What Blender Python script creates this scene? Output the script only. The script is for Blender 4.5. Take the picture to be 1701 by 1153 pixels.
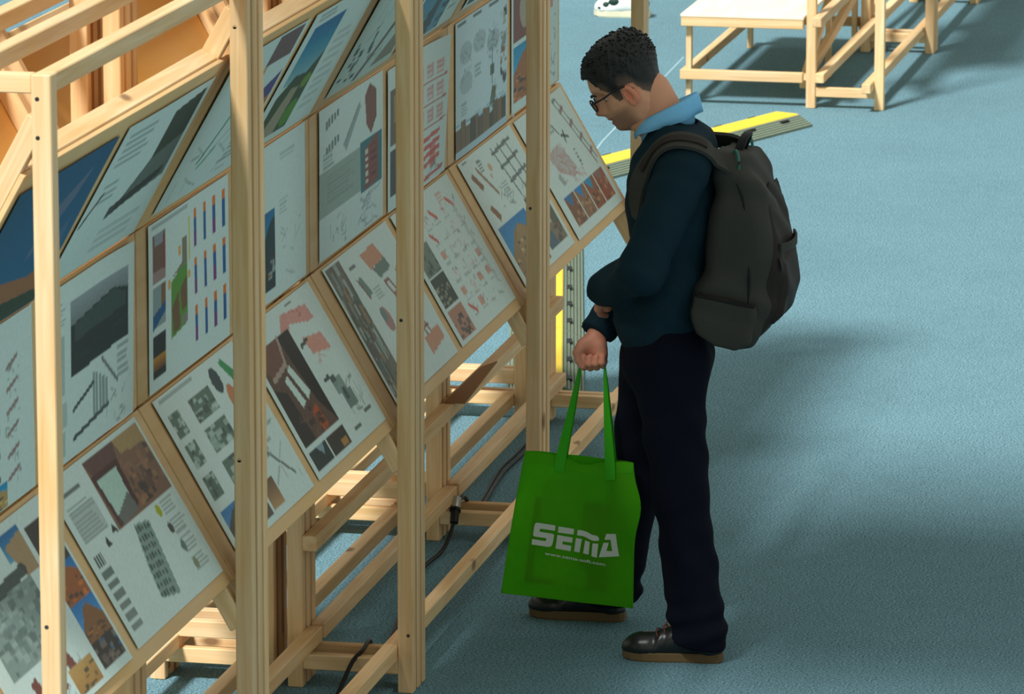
import bpy, bmesh, math, random
import numpy as np
from mathutils import Vector, Matrix

scene = bpy.context.scene
col = scene.collection
for o in list(bpy.data.objects):
    bpy.data.objects.remove(o, do_unlink=True)
random.seed(7)
rng = np.random.default_rng(7)

# ------------------------------------------------------------------ camera
# world: X runs along the display stand (away from the camera), Y = towards the stand's back, Z up
F_PX, PITCH, YAW = 9025.6, 0.2064, 0.2080
CAM = Vector((-12.017, -3.161, 3.892))
fw = Vector((math.cos(YAW) * math.cos(PITCH), math.sin(YAW) * math.cos(PITCH), -math.sin(PITCH)))
rt = Vector((math.sin(YAW), -math.cos(YAW), 0))
up = rt.cross(fw)
cam_data = bpy.data.cameras.new('camera')
cam_data.sensor_fit = 'HORIZONTAL'
cam_data.sensor_width = 36.0
cam_data.lens = F_PX / 1701.0 * 36.0
cam_data.clip_end = 200
cam_data.dof.use_dof = True
cam_data.dof.focus_distance = 14.9
cam_data.dof.aperture_fstop = 17.0
cam = bpy.data.objects.new('camera', cam_data)
col.objects.link(cam)
cam.matrix_world = Matrix(((rt.x, up.x, -fw.x, CAM.x), (rt.y, up.y, -fw.y, CAM.y), (rt.z, up.z, -fw.z, CAM.z), (0, 0, 0, 1)))
scene.camera = cam

# ------------------------------------------------------------------ light and exposure
world = bpy.data.worlds.new('world')
scene.world = world
world.use_nodes = True
bg = world.node_tree.nodes['Background']
bg.inputs['Color'].default_value = (0.86, 0.90, 0.82, 1)
bg.inputs['Strength'].default_value = 0.64

sun_data = bpy.data.lights.new('skylight_sun', 'SUN')
sun_data.energy = 5.3
sun_data.angle = math.radians(8)
sun_data.color = (0.97, 0.99, 0.98)
sun = bpy.data.objects.new('skylight_sun', sun_data)
col.objects.link(sun)
sun.rotation_euler = Vector((0.75, -0.27, -1.0)).to_track_quat('-Z', 'Y').to_euler()

vs = scene.view_settings
scene.display_settings.display_device = 'sRGB'
vs.view_transform = 'Standard'
vs.look = 'None'
vs.exposure = 0.0
vs.gamma = 1.0
vs.use_curve_mapping = False

# ------------------------------------------------------------------ helpers
def s2l(c):
    c = np.asarray(c, float)
    return np.where(c <= 0.04045, c / 12.92, ((c + 0.055) / 1.055) ** 2.4)

def rgb(r, g, b):
    l = s2l(np.array([r, g, b]) / 255.0)
    return (float(l[0]), float(l[1]), float(l[2]), 1.0)

def P(u, f, z):
    """stand coordinates (along, towards the visitors, up) to world"""
    return Vector((u, -f, z))

def tag(o, label=None, cat=None, group=None, kind=None):
    if label: o['label'] = label
    if cat: o['category'] = cat
    if group: o['group'] = group
    if kind: o['kind'] = kind
    return o

def link(name, me, mat=None, parent=None, smooth=False):
    o = bpy.data.objects.new(name, me)
    col.objects.link(o)
    if mat is not None and len(me.materials) == 0:
        me.materials.append(mat)
    if parent is not None:
        o.parent = parent
    if smooth and len(me.polygons):
        me.polygons.foreach_set('use_smooth', [True] * len(me.polygons))
    return o

def empty(name, loc=(0, 0, 0)):
    o = bpy.data.objects.new(name, None)
    o.empty_display_size = 0.1
    col.objects.link(o)
    o.location = loc
    return o

def mesh_from(verts, faces, name='mesh'):
    me = bpy.data.meshes.new(name)
    me.from_pydata([tuple(map(float, v)) for v in verts], [], [tuple(map(int, f)) for f in faces])
    me.validate()
    me.update()
    return me

def obj_world(name, verts, faces, mat, parent=None, smooth=False):
    """mesh given in world coordinates; re-centred on its own middle"""
    v = np.array([tuple(p) for p in verts], float)
    c = v.mean(0)
    me = mesh_from(v - c, faces, name)
    o = link(name, me, mat, parent, smooth)
    base = parent_world(parent)
    o.location = Vector(c) - base
    return o

def parent_world(parent):
    b = Vector((0, 0, 0))
    while parent is not None:
        b = b + parent.location
        parent = parent.parent
    return b

_box = {}
def box_mesh(dx, dy, dz, bev=0.0025):
    k = (round(dx, 4), round(dy, 4), round(dz, 4), bev)
    if k not in _box:
        bm = bmesh.new()
        bmesh.ops.create_cube(bm, size=1.0)
        bmesh.ops.scale(bm, vec=(dx, dy, dz), verts=bm.verts)
        if bev > 0:
            bmesh.ops.bevel(bm, geom=list(bm.edges), offset=min(bev, dx * .3, dy * .3, dz * .3), segments=1, affect='EDGES')
        me = bpy.data.meshes.new('lath')
        bm.to_mesh(me); bm.free()
        _box[k] = me
    return _box[k]

def lath(name, a, b, w, h, mat, parent=None, side=None, bev=0.0025):
    """straight timber from a to b (centre line), w across 'side', h across the other axis"""
    a, b = Vector(a), Vector(b)
    x = (b - a).normalized()
    s = Vector(side) if side is not None else (Vector((0, 1, 0)) if abs(x.y) < 0.9 else Vector((1, 0, 0)))
    y = (s - x * s.dot(x)).normalized()
    z = x.cross(y)
    key = box_mesh((b - a).length, w, h, bev)
    me = key
    if len(me.materials) and me.materials[0] != mat:
        me = key.copy(); me.materials.clear()
    o = link(name, me, mat, parent)
    m = Matrix(((x.x, y.x, z.x, 0), (x.y, y.y, z.y, 0), (x.z, y.z, z.z, 0), (0, 0, 0, 1)))
    o.rotation_euler = m.to_euler()
    o.location = (a + b) / 2 - parent_world(parent)
    return o

def tube_mesh(pts, r, n=8, closed=False):
    pts = [Vector(p) for p in pts]
    verts, faces = [], []
    m = len(pts)
    rr = r if hasattr(r, '__len__') else [r] * m
    ref = Vector((0, 0, 1))
    for i, p in enumerate(pts):
        t = (pts[(i + 1) % m] - pts[i - 1]) if closed else (pts[min(i + 1, m - 1)] - pts[max(i - 1, 0)])
        t.normalize()
        a = t.cross(ref)
        if a.length < 1e-3: a = t.cross(Vector((1, 0, 0)))
        a.normalize(); b = t.cross(a)
        for j in range(n):
            q = 2 * math.pi * j / n
            verts.append(p + (a * math.cos(q) + b * math.sin(q)) * rr[i])
    for i in range(m if closed else m - 1):
        for j in range(n):
            k = (i + 1) % m
            faces.append((i * n + j, i * n + (j + 1) % n, k * n + (j + 1) % n, k * n + j))
    if not closed:
        faces.append(tuple(range(n))[::-1]); faces.append(tuple((m - 1) * n + j for j in range(n)))
    return verts, faces

def smooth_path(pts, sub=8):
    pts = [np.array(p, float) for p in pts]
    out = []
    q = [2 * pts[0] - pts[1]] + pts + [2 * pts[-1] - pts[-2]]
    for i in range(1, len(q) - 2):
        for s in range(sub):
            t = s / sub
            out.append(0.5 * ((2 * q[i]) + (-q[i - 1] + q[i + 1]) * t + (2 * q[i - 1] - 5 * q[i] + 4 * q[i + 1] - q[i + 2]) * t * t + (-q[i - 1] + 3 * q[i] - 3 * q[i + 1] + q[i + 2]) * t ** 3))
    out.append(pts[-1])
    return out

# ------------------------------------------------------------------ materials
def new_mat(name):
    m = bpy.data.materials.new(name)
    m.use_nodes = True
    nt = m.node_tree
    return m, nt, nt.nodes['Principled BSDF']

def N(nt, t, **kw):
    n = nt.nodes.new(t)
    for k, v in kw.items():
        setattr(n, k, v)
    return n

def plain(name, c, rough=0.6, spec=0.3, noise=0.0, scale=40, bump=0.0, metal=0.0, sheen=0.0):
    m, nt, b = new_mat(name)
    b.inputs['Base Color'].default_value = c
    b.inputs['Roughness'].default_value = rough
    b.inputs['Specular IOR Level'].default_value = spec
    b.inputs['Metallic'].default_value = metal
    if sheen: b.inputs['Sheen Weight'].default_value = sheen
    if noise or bump:
        tc = N(nt, 'ShaderNodeTexCoord')
        nz = N(nt, 'ShaderNodeTexNoise')
        nz.inputs['Scale'].default_value = scale
        nz.inputs['Detail'].default_value = 6
        nt.links.new(tc.outputs['Object'], nz.inputs['Vector'])
        if noise:
            mx = N(nt, 'ShaderNodeMix', data_type='RGBA')
            mx.inputs['A'].default_value = tuple(x * (1 - noise) for x in c[:3]) + (1,)
            mx.inputs['B'].default_value = tuple(min(1, x * (1 + noise)) for x in c[:3]) + (1,)
            nt.links.new(nz.outputs['Fac'], mx.inputs['Factor'])
            nt.links.new(mx.outputs['Result'], b.inputs['Base Color'])
        if bump:
            bp = N(nt, 'ShaderNodeBump')
            bp.inputs['Strength'].default_value = 1.0
            bp.inputs['Distance'].default_value = bump
            nt.links.new(nz.outputs['Fac'], bp.inputs['Height'])
            nt.links.new(bp.outputs['Normal'], b.inputs['Normal'])
    return m

def wood_mat(name, light, dark, knot=(0.22, 0.11, 0.045, 1), knots=True, grain=1.0, stretch=0.05, scale=55):
    m, nt, b = new_mat(name)
    b.inputs['Roughness'].default_value = 0.55
    b.inputs['Specular IOR Level'].default_value = 0.25
    L = nt.links.new
    tc = N(nt, 'ShaderNodeTexCoord'); oi = N(nt, 'ShaderNodeObjectInfo')
    ad = N(nt, 'ShaderNodeVectorMath', operation='MULTIPLY_ADD')
    ad.inputs[1].default_value = (1, 1, 1)
    cmb = N(nt, 'ShaderNodeVectorMath', operation='SCALE')
    cmb.inputs[0].default_value = (7.3, 3.1, 5.7)
    L(oi.outputs['Random'], cmb.inputs['Scale'])
    L(tc.outputs['Object'], ad.inputs[0]); L(cmb.outputs[0], ad.inputs[2])
    mp = N(nt, 'ShaderNodeMapping'); mp.inputs['Scale'].default_value = (stretch, 1, 1)
    L(ad.outputs[0], mp.inputs['Vector'])
    nz = N(nt, 'ShaderNodeTexNoise')
    nz.inputs['Scale'].default_value = scale; nz.inputs['Detail'].default_value = 5; nz.inputs['Distortion'].default_value = 0.6
    L(mp.outputs[0], nz.inputs['Vector'])
    n2 = N(nt, 'ShaderNodeTexNoise'); n2.inputs['Scale'].default_value = 3.0
    L(ad.outputs[0], n2.inputs['Vector'])
    ramp = N(nt, 'ShaderNodeMapRange'); ramp.inputs['From Min'].default_value = 0.32; ramp.inputs['From Max'].default_value = 0.72
    L(nz.outputs['Fac'], ramp.inputs['Value'])
    mx = N(nt, 'ShaderNodeMix', data_type='RGBA')
    mx.inputs['A'].default_value = light; mx.inputs['B'].default_value = dark
    g = N(nt, 'ShaderNodeMath', operation='MULTIPLY'); g.inputs[1].default_value = grain
    L(ramp.outputs[0], g.inputs[0]); L(g.outputs[0], mx.inputs['Factor'])
    # each timber has its own tone
    hs = N(nt, 'ShaderNodeHueSaturation')
    mr = N(nt, 'ShaderNodeMapRange'); mr.inputs['To Min'].default_value = 0.86; mr.inputs['To Max'].default_value = 1.10
    L(oi.outputs['Random'], mr.inputs['Value']); L(mr.outputs[0], hs.inputs['Value'])
    ms = N(nt, 'ShaderNodeMapRange'); ms.inputs['To Min'].default_value = 0.85; ms.inputs['To Max'].default_value = 1.12
    L(n2.outputs['Fac'], ms.inputs['Value']); L(ms.outputs[0], hs.inputs['Saturation'])
    L(mx.outputs['Result'], hs.inputs['Color'])
    out = hs.outputs['Color']
    if knots:
        mk = N(nt, 'ShaderNodeMapping'); mk.inputs['Scale'].default_value = (0.55, 1, 1)
        L(ad.outputs[0], mk.inputs['Vector'])
        vo = N(nt, 'ShaderNodeTexVoronoi'); vo.inputs['Scale'].default_value = 5.5
        L(mk.outputs[0], vo.inputs['Vector'])
        kr = N(nt, 'ShaderNodeMapRange'); kr.inputs['From Min'].default_value = 0.05; kr.inputs['From Max'].default_value = 0.11
        kr.inputs['To Min'].default_value = 0.85; kr.inputs['To Max'].default_value = 0.0
        L(vo.outputs['Distance'], kr.inputs['Value'])
        m2 = N(nt, 'ShaderNodeMix', data_type='RGBA'); m2.inputs['B'].default_value = knot
        L(kr.outputs[0], m2.inputs['Factor']); L(out, m2.inputs['A'])
        out = m2.outputs['Result']
    L(out, b.inputs['Base Color'])
    bp = N(nt, 'ShaderNodeBump'); bp.inputs['Distance'].default_value = 0.0006
    L(nz.outputs['Fac'], bp.inputs['Height']); L(bp.outputs['Normal'], b.inputs['Normal'])
    return m

M = {}
M['pine'] = wood_mat('pine', (0.85, 0.60, 0.33, 1), (0.72, 0.43, 0.185, 1))
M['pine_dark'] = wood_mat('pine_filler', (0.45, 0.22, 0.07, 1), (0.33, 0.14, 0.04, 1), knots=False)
M['ply'] = wood_mat('plywood', (0.74, 0.49, 0.235, 1), (0.66, 0.40, 0.165, 1), knots=False, stretch=0.12, scale=14)
M['ply_rear_lit'] = wood_mat('plywood_rear_lit', (0.80, 0.45, 0.12, 1), (0.74, 0.36, 0.08, 1), knots=False, stretch=0.12, scale=14)  # orange carries the warm bounced light on the rear boards in their colour
M['tabletop'] = wood_mat('birch_plywood', (0.90, 0.78, 0.58, 1), (0.85, 0.70, 0.48, 1), knots=False, stretch=0.1, scale=14)
M['steel'] = plain('steel', rgb(150, 152, 150), rough=0.35, metal=0.9)
M['black_rubber'] = plain('black_rubber', rgb(24, 26, 26), rough=0.55)

def carpet():
    m, nt, b = new_mat('blue_carpet')
    b.inputs['Roughness'].default_value = 0.95
    b.inputs['Specular IOR Level'].default_value = 0.1
    L = nt.links.new
    tc = N(nt, 'ShaderNodeTexCoord')
    n1 = N(nt, 'ShaderNodeTexNoise'); n1.inputs['Scale'].default_value = 150; n1.inputs['Detail'].default_value = 3
    n2 = N(nt, 'ShaderNodeTexNoise'); n2.inputs['Scale'].default_value = 1.1; n2.inputs['Detail'].default_value = 4
    n3 = N(nt, 'ShaderNodeTexNoise'); n3.inputs['Scale'].default_value = 14; n3.inputs['Detail'].default_value = 5
    for n in (n1, n2, n3): L(tc.outputs['Object'], n.inputs['Vector'])
    mx = N(nt, 'ShaderNodeMix', data_type='RGBA')
    mx.inputs['A'].default_value = (0.042, 0.096, 0.118, 1); mx.inputs['B'].default_value = (0.215, 0.375, 0.435, 1)
    r1 = N(nt, 'ShaderNodeMapRange'); r1.inputs['From Min'].default_value = 0.3; r1.inputs['From Max'].default_value = 0.7
    L(n1.outputs['Fac'], r1.inputs['Value']); L(r1.outputs[0], mx.inputs['Factor'])
    hs = N(nt, 'ShaderNodeHueSaturation')
    ad = N(nt, 'ShaderNodeMath', operation='ADD')
    a2 = N(nt, 'ShaderNodeMapRange'); a2.inputs['To Min'].default_value = 0.35; a2.inputs['To Max'].default_value = 0.65
    a3 = N(nt, 'ShaderNodeMapRange'); a3.inputs['To Min'].default_value = 0.38; a3.inputs['To Max'].default_value = 0.62
    L(n2.outputs['Fac'], a2.inputs['Value']); L(n3.outputs['Fac'], a3.inputs['Value'])
    L(a2.outputs[0], ad.inputs[0]); L(a3.outputs[0], ad.inputs[1]); L(ad.outputs[0], hs.inputs['Value'])
    L(mx.outputs['Result'], hs.inputs['Color']); L(hs.outputs['Color'], b.inputs['Base Color'])
    bp = N(nt, 'ShaderNodeBump'); bp.inputs['Distance'].default_value = 0.003; bp.inputs['Strength'].default_value = 0.6
    L(n1.outputs['Fac'], bp.inputs['Height']); L(bp.outputs['Normal'], b.inputs['Normal'])
    return m
M['carpet'] = carpet()
M['concrete'] = plain('shade_slab_concrete', rgb(165, 165, 160), rough=0.9, noise=0.1, scale=3)

# ------------------------------------------------------------------ the hall: floor and an unseen slab added overhead to cast shade
fl = obj_world('floor', [(-16, -12, 0), (26, -12, 0), (26, 14, 0), (-16, 14, 0)], [(0, 1, 2, 3)], M['carpet'])
tag(fl, 'blue grey speckled carpet floor of the exhibition hall', 'floor', kind='structure')

def slab(name, x0, x1, y0, y1, z0, z1, mat):
    v = [(x, y, z) for z in (z0, z1) for y in (y0, y1) for x in (x0, x1)]
    return obj_world(name, v, [(0, 2, 3, 1), (4, 5, 7, 6), (0, 1, 5, 4), (2, 6, 7, 3), (0, 4, 6, 2), (1, 3, 7, 5)], mat)
ce = slab('shade_slab', -3.6, -1.1, -9.0, 1.60, 7.0, 7.3, M['concrete'])  # added out of view, placed to shade the man and the floor near him
tag(ce, 'unseen grey slab added above the hall to cast shade', 'shade_slab', kind='structure')

# ------------------------------------------------------------------ display stands
L = 1.6784                      # one bay
ZT = 2.176                      # top of the posts
FM = -0.288                     # face of the middle boards
ROWS = {'T': ((-0.056, 1.965), (FM, 1.545)), 'M': ((FM, 1.545), (FM, 1.123)), 'B': ((FM, 1.123), (-0.054, 0.719))}
LW = 0.042                      # timber width

def mirror(f): return -0.73 - f

def stand(name, u0, f0, bays, label, first_single=True, boards_front=True, boards_rear=True, front_bays=None, shelf=(), screws=True, low=None, rear=True):
    root = empty(name, P(u0, f0, 0))
    tag(root, label, 'display stand')
    def W(u, f, z): return P(u0 + u, f0 + f, z)
    def post(u, f, z0=0.0, z1=ZT, w=LW, t=0.045, mat='pine', nm='post'):
        return lath(nm, W(u + t / 2, f, z0), W(u + t / 2, f, z1), w, t, M[mat], root, side=(0, 1, 0))
    frames = []
    for k in range(bays + 1):
        if k == 0: lay = [0.113 if first_single else 0.0]
        elif k == bays: lay = [-0.025, 0.022]
        else: lay = [0.0, 0.058, 0.116]
        frames.append([k * L + a for a in lay])
    for k, lay in enumerate(frames):
        quad = (('front', -LW / 2), ('inner', -0.325), ('rinner', mirror(-0.325)), ('rear', mirror(-LW / 2)))
        for n, f in (quad if rear else quad[:2]):
            for i, u in enumerate(lay):
                if len(lay) == 3 and i < 2:
                    # spacers between the timbers, set back and left open at the joints
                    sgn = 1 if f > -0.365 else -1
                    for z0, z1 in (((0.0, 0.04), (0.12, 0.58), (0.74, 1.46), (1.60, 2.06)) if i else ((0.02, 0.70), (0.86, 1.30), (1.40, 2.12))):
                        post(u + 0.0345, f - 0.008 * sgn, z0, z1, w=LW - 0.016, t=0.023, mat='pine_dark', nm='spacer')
                if True:
                    p = post(u, f, t=0.034 if len(lay) == 3 else 0.045); hf_ = 0.017 if len(lay) == 3 else 0.0225
                    if screws and n == 'front' and i == 0:
                        for z in (0.16, 1.02, ZT - 0.05, ZT - 0.13):
                            sv, sf = tube_mesh([(0, 0, 0), (0.0022, 0, 0)], 0.005, 8)
                            so = link('screw', mesh_from(sv, sf), M['steel'])
                            so.parent = p
                            # local x of a post runs up, local z (= x cross y) runs across
                            so.matrix_parent_inverse = Matrix.Identity(4)
                            so.rotation_euler = (0, math.pi / 2, 0) if (p.matrix_basis.to_3x3() @ Vector((0, 0, 1))).x < 0 else (0, -math.pi / 2, 0)
                            so.location = (z - ZT / 2, 0.008 * (1 if z > 1 else -1), (hf_) if (p.matrix_basis.to_3x3() @ Vector((0, 0, 1))).x < 0 else -hf_)
        # crossbars at the foot and at the top, battens carrying the tilted boards
        ends = [lay[0]] if len(lay) == 1 else [lay[0], lay[-1]]
        for u in ends:
            c = u + (0.017 if len(lay) == 3 else 0.0225)
            for fa, fb in (((-0.304, -LW), (mirror(-LW), mirror(-0.304))) if rear else ((-0.304, -LW),)):
                lath('crossbar', W(c, fa, 0.072), W(c, fb, 0.072), 0.033, 0.042, M['pine'], root, side=(1, 0, 0))
            if rear: lath('crossbar', W(c, mirror(-LW), 0.146), W(c, mirror(-0.304), 0.146), 0.033, 0.046, M['pine'], root, side=(1, 0, 0))
            lath('crossbar', W(c, mirror(-LW) if rear else -0.304, ZT - 0.02), W(c, -LW, ZT - 0.02), 0.034, 0.040, M['pine'], root, side=(1, 0, 0))
            for mir in ((False, True) if rear else (False,)):
                mf = mirror if mir else (lambda q: q)
                for key, ext0, ext1 in (('T', 0.115, -0.01), ('B', -0.01, 0.10)):
                    (fa, za), (fb, zb) = ROWS[key]
                    d = Vector((fb - fa, zb - za)).normalized()
                    nrm = Vector((d.y, -d.x))           # towards the back of the board
                    if nrm.x > 0: nrm = -nrm
                    off = 0.014 + 0.0225
                    a = Vector((fa, za)) - d * ext0 + nrm * off
                    b = Vector((fb, zb)) + d * ext1 + nrm * off
                    lath('batten', W(c, mf(a.x), a.y), W(c, mf(b.x), b.y), 0.032, 0.045, M['pine'], root, side=(1, 0, 0))
    # rails along the stand
    def rail(k, f, ztop, h=0.04, w=0.04, a=0.0, b=0.0, nm='rail'):
        u_a = frames[k][-1] + (0.034 if len(frames[k]) == 3 else 0.045) + a; u_b = frames[k + 1][0] + b
        return lath(nm, W(u_a, f, ztop - h / 2), W(u_b, f, ztop - h / 2), w, h, M['pine'], root, side=(0, 1, 0))
    for k in range(bays):
        rail(k, -LW / 2, ZT)
        if rear: rail(k, mirror(-LW / 2), ZT)
        rail(k, -0.284, 2.14, a=-0.045, b=0.045)
        if rear: rail(k, mirror(-0.284), 2.14, a=-0.045, b=0.045)
        rail(k, -LW - 0.021, 0.132, h=0.042, a=-0.149, b=0.0)
        if rear: rail(k, mirror(-LW - 0.021), 0.132, h=0.042, a=-0.149, b=0.0)
        rail(k, -0.284, 0.158, h=0.042, a=-0.06, b=0.06)
        if rear: rail(k, mirror(-0.284), 0.092, h=0.042, a=-0.06, b=0.06)
        if k in shelf:
            rail(k, -0.284, 0.42, h=0.042, a=-0.149, b=0.03)
        if low:
            lath('brace', W(frames[k][-1] + 0.05, -0.365, 0.10), W(frames[k + 1][0], -0.365, 0.30), 0.035, 0.04, M['pine'], root)
    # boards, three to a bay on either side
    for k in range(bays):
        ua = (frames[k][0] + 0.006) if k == 0 else k * L + 0.062
        ub = (k + 1) * L + (0.040 if k == bays - 1 else 0.050)
        for mir in (False, True):
            if (mir and not (boards_rear and rear)) or (not mir and not boards_front): continue
            mf = mirror if mir else (lambda q: q)
            for key in 'TMB':
                (fa, za), (fb, zb) = ROWS[key]
                d = Vector((fb - fa, zb - za)); ln = d.length; d.normalize()
                nrm = Vector((d.y, -d.x))
                if nrm.x > 0: nrm = -nrm
                t = 0.012
                g = 0.004
                mid = Vector(((fa + fb) / 2, (za + zb) / 2)) + nrm * (t / 2 + 0.002)
                wob = random.uniform(-0.002, 0.002)
                du = Vector((0, (-1) * (-d.x if mir else d.x), d.y))      # board's downward axis in world (y,z)
                lath('board', W(ua + wob, mf(mid.x), mid.y), W(ub + wob, mf(mid.x), mid.y), ln - g, t,
                     M['ply_rear_lit'] if mir else M['ply'], root, side=tuple(du), bev=0.0015)
                if key in 'TB':
                    e = Vector((fa, za)) if key == 'T' else Vector((fb, zb))
                    sg = 1 if key == 'T' else -1
                    c = e + d * (0.021 * sg) + nrm * (t + 0.004 + 0.0225)
                    a_ = frames[k][-1] + (0.035 if len(frames[k]) == 3 else 0.046); b_ = frames[k + 1][0] - 0.001
                    lath('edge_rail', W(a_, mf(c.x), c.y), W(b_, mf(c.x), c.y), 0.042, 0.045, M['pine'], root, side=tuple(du))
    return root

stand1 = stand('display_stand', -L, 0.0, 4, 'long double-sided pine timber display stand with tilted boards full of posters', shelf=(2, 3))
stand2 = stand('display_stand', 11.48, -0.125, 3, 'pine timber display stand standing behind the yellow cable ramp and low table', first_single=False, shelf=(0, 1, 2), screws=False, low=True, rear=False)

# ------------------------------------------------------------------ posters
PH, PW = 88, 132
class Art:
    """a printed sheet, drawn as colours on a fine grid; u to the right, v downwards, both 0..1"""
    def __init__(s, seed, bg=(236, 240, 238)):
        s.r = np.random.default_rng(seed)
        s.a = np.ones((PH, PW, 3)) * np.array(bg) / 255.0
        s.V, s.U = np.mgrid[0:PH, 0:PW].astype(float)
        s.U /= PW - 1; s.V /= PH - 1
    def mask(s, m, c, al=1.0):
        c = np.array(c) / 255.0
        s.a[m] = s.a[m] * (1 - al) + c * al
    def rect(s, u0, v0, u1, v1, c, al=1.0):
        s.mask((s.U >= u0) & (s.U <= u1) & (s.V >= v0) & (s.V <= v1), c, al)
    def poly(s, pts, c, al=1.0):
        m = np.zeros_like(s.U, bool)
        n = len(pts)
        for i in range(n):
            (x0, y0), (x1, y1) = pts[i], pts[(i + 1) % n]
            if y0 == y1: continue
            cr = ((s.V >= min(y0, y1)) & (s.V < max(y0, y1))) & (s.U < (x1 - x0) * (s.V - y0) / (y1 - y0) + x0)
            m ^= cr
        s.mask(m, c, al)
    def ell(s, u, v, ru, rv, c, al=1.0):
        s.mask(((s.U - u) / ru) ** 2 + ((s.V - v) / rv) ** 2 < 1, c, al)
    def line(s, u0, v0, u1, v1, c=(110, 112, 112), w=0.006, al=0.8):
        du, dv = u1 - u0, v1 - v0
        ln = du * du + dv * dv + 1e-9
        t = np.clip(((s.U - u0) * du + (s.V - v0) * dv) / ln, 0, 1)
        d = np.hypot(s.U - u0 - t * du, (s.V - v0 - t * dv) * 0.6)
        s.mask(d < w, c, al)
    def text(s, u0, v0, u1, v1, rows=6, c=(150, 157, 155), al=0.6):
        h = (v1 - v0) / rows
        for i in range(rows):
            e = u1 - (u1 - u0) * s.r.uniform(0, 0.25)
            s.rect(u0, v0 + i * h, e, v0 + i * h + h * 0.5, c, al)
    def grad(s, u0, v0, u1, v1, c0, c1):
        m = (s.U >= u0) & (s.U <= u1) & (s.V >= v0) & (s.V <= v1)
        t = ((s.V - v0) / max(v1 - v0, 1e-6))[m][:, None]
        s.a[m] = (np.array(c0) * (1 - t) + np.array(c1) * t) / 255.0
    def blotch(s, u0, v0, u1, v1, cols, n=40, size=0.25, al=0.8):
        for _ in range(n):
            a, b = s.r.uniform(u0, u1), s.r.uniform(v0, v1)
            w, h = (u1 - u0) * size * s.r.uniform(.3, 1), (v1 - v0) * size * s.r.uniform(.3, 1)
            c = cols[s.r.integers(len(cols))]
            s.rect(max(a - w / 2, u0), max(b - h / 2, v0), min(a + w / 2, u1), min(b + h / 2, v1), c, al)
    def sketch(s, u0, v0, u1, v1, n=14, c=(120, 122, 122), w=0.0042, al=0.40):
        for _ in range(n):
            a, b = s.r.uniform(u0, u1), s.r.uniform(v0, v1)
            d = [(0.08, 0.05), (0.08, -0.06), (0, 0.12), (0.05, 0)][s.r.integers(4)]
            k = s.r.uniform(.4, 1.2) * max(u1 - u0, .15) * 3
            s.line(a, b, min(max(a + d[0] * k, u0), u1), min(max(b + d[1] * k, v0), v1), c, w, al)
    def street(s, u0, v0, u1, v1, sky=(60, 150, 195), bld=(150, 105, 75), dark=(70, 55, 48), hz=0.5):
        vm = v0 + (v1 - v0) * hz
        s.grad(u0, v0, u1, v1, sky, tuple(min(255, x + 50) for x in sky))
        um = (u0 + u1) / 2; W_ = u1 - u0; H_ = v1 - v0
        s.poly([(u0, vm), (um - .12 * W_, v0 + .2 * H_), (um + .1 * W_, v0 + .12 * H_), (u1, vm - .15 * H_), (u1, v1), (u0, v1)], bld)
        m0 = s.a.copy()
        s.blotch(u0, vm, u1, v1, [dark, bld, tuple(min(255, int(x * 1.35)) for x in bld)], 45, .18, .8)
    def room(s, u0, v0, u1, v1, c=(120, 85, 66), dark=(45, 34, 30), light=(205, 215, 210)):
        s.rect(u0, v0, u1, v1, c)
        W_, H_ = u1 - u0, v1 - v0
        s.poly([(u0, v0), (u0 + .35 * W_, v0 + .28 * H_), (u0 + .35 * W_, v0 + .75 * H_), (u0, v1)], dark)
        s.poly([(u1, v0), (u1 - .3 * W_, v0 + .28 * H_), (u1 - .3 * W_, v0 + .75 * H_), (u1, v1)], tuple(int(x * .75) for x in c))
        s.rect(u0 + .38 * W_, v0 + .3 * H_, u0 + .66 * W_, v0 + .62 * H_, light)
        s.blotch(u0, v0 + .65 * H_, u1, v1, [dark, c, (150, 105, 80)], 25, .25, .7)
    def noise(s, amt=0.02):
        s.a = np.clip(s.a + s.r.normal(0, amt, s.a.shape[:2])[..., None], 0, 1)

GR = (150, 155, 153); DK = (40, 46, 44); RED = (205, 110, 100); PINK = (226, 160, 148); TAN = (196, 160, 118)
ART = {}
def art(key, seed):
    def deco(fn):
        A = Art(seed); fn(A); A.noise(0.012); ART[key] = A.a
        return fn
    return deco

@art('T0a', 1)
def _(A):
    A.grad(0, 0, 1, 1, (8, 92, 126), (20, 108, 150))
    A.poly([(.55, .35), (.72, .22), (.86, .12), (.8, .3), (.66, .5), (.55, .6)], (150, 130, 150), .7)
    A.poly([(.78, .6), (.9, .45), (.95, .7), (.84, .8)], (120, 120, 150), .6)
    A.poly([(0, .72), (.35, .66), (.7, .74), (1, .7), (1, 1), (0, 1)], (172, 112, 80))
    A.poly([(0, .88), (.5, .84), (1, .9), (1, 1), (0, 1)], (44, 62, 44))
@art('T0b', 2)
def _(A):
    A.text(.08, .08, .42, .3, 5); A.text(.1, .4, .3, .55, 3)
    A.poly([(.62, .1), (.95, .05), (.95, .5), (.62, .56)], (52, 62, 54)); A.poly([(.62, .4), (.95, .33), (.95, .6), (.4, .68)], (110, 116, 112))
    A.poly([(.36, .62), (.9, .52), (.9, .58), (.36, .7)], DK, .8)
    A.line(.04, .62, .14, .46, DK, .012); A.text(.4, .78, .9, .95, 3, al=.3)
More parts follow.
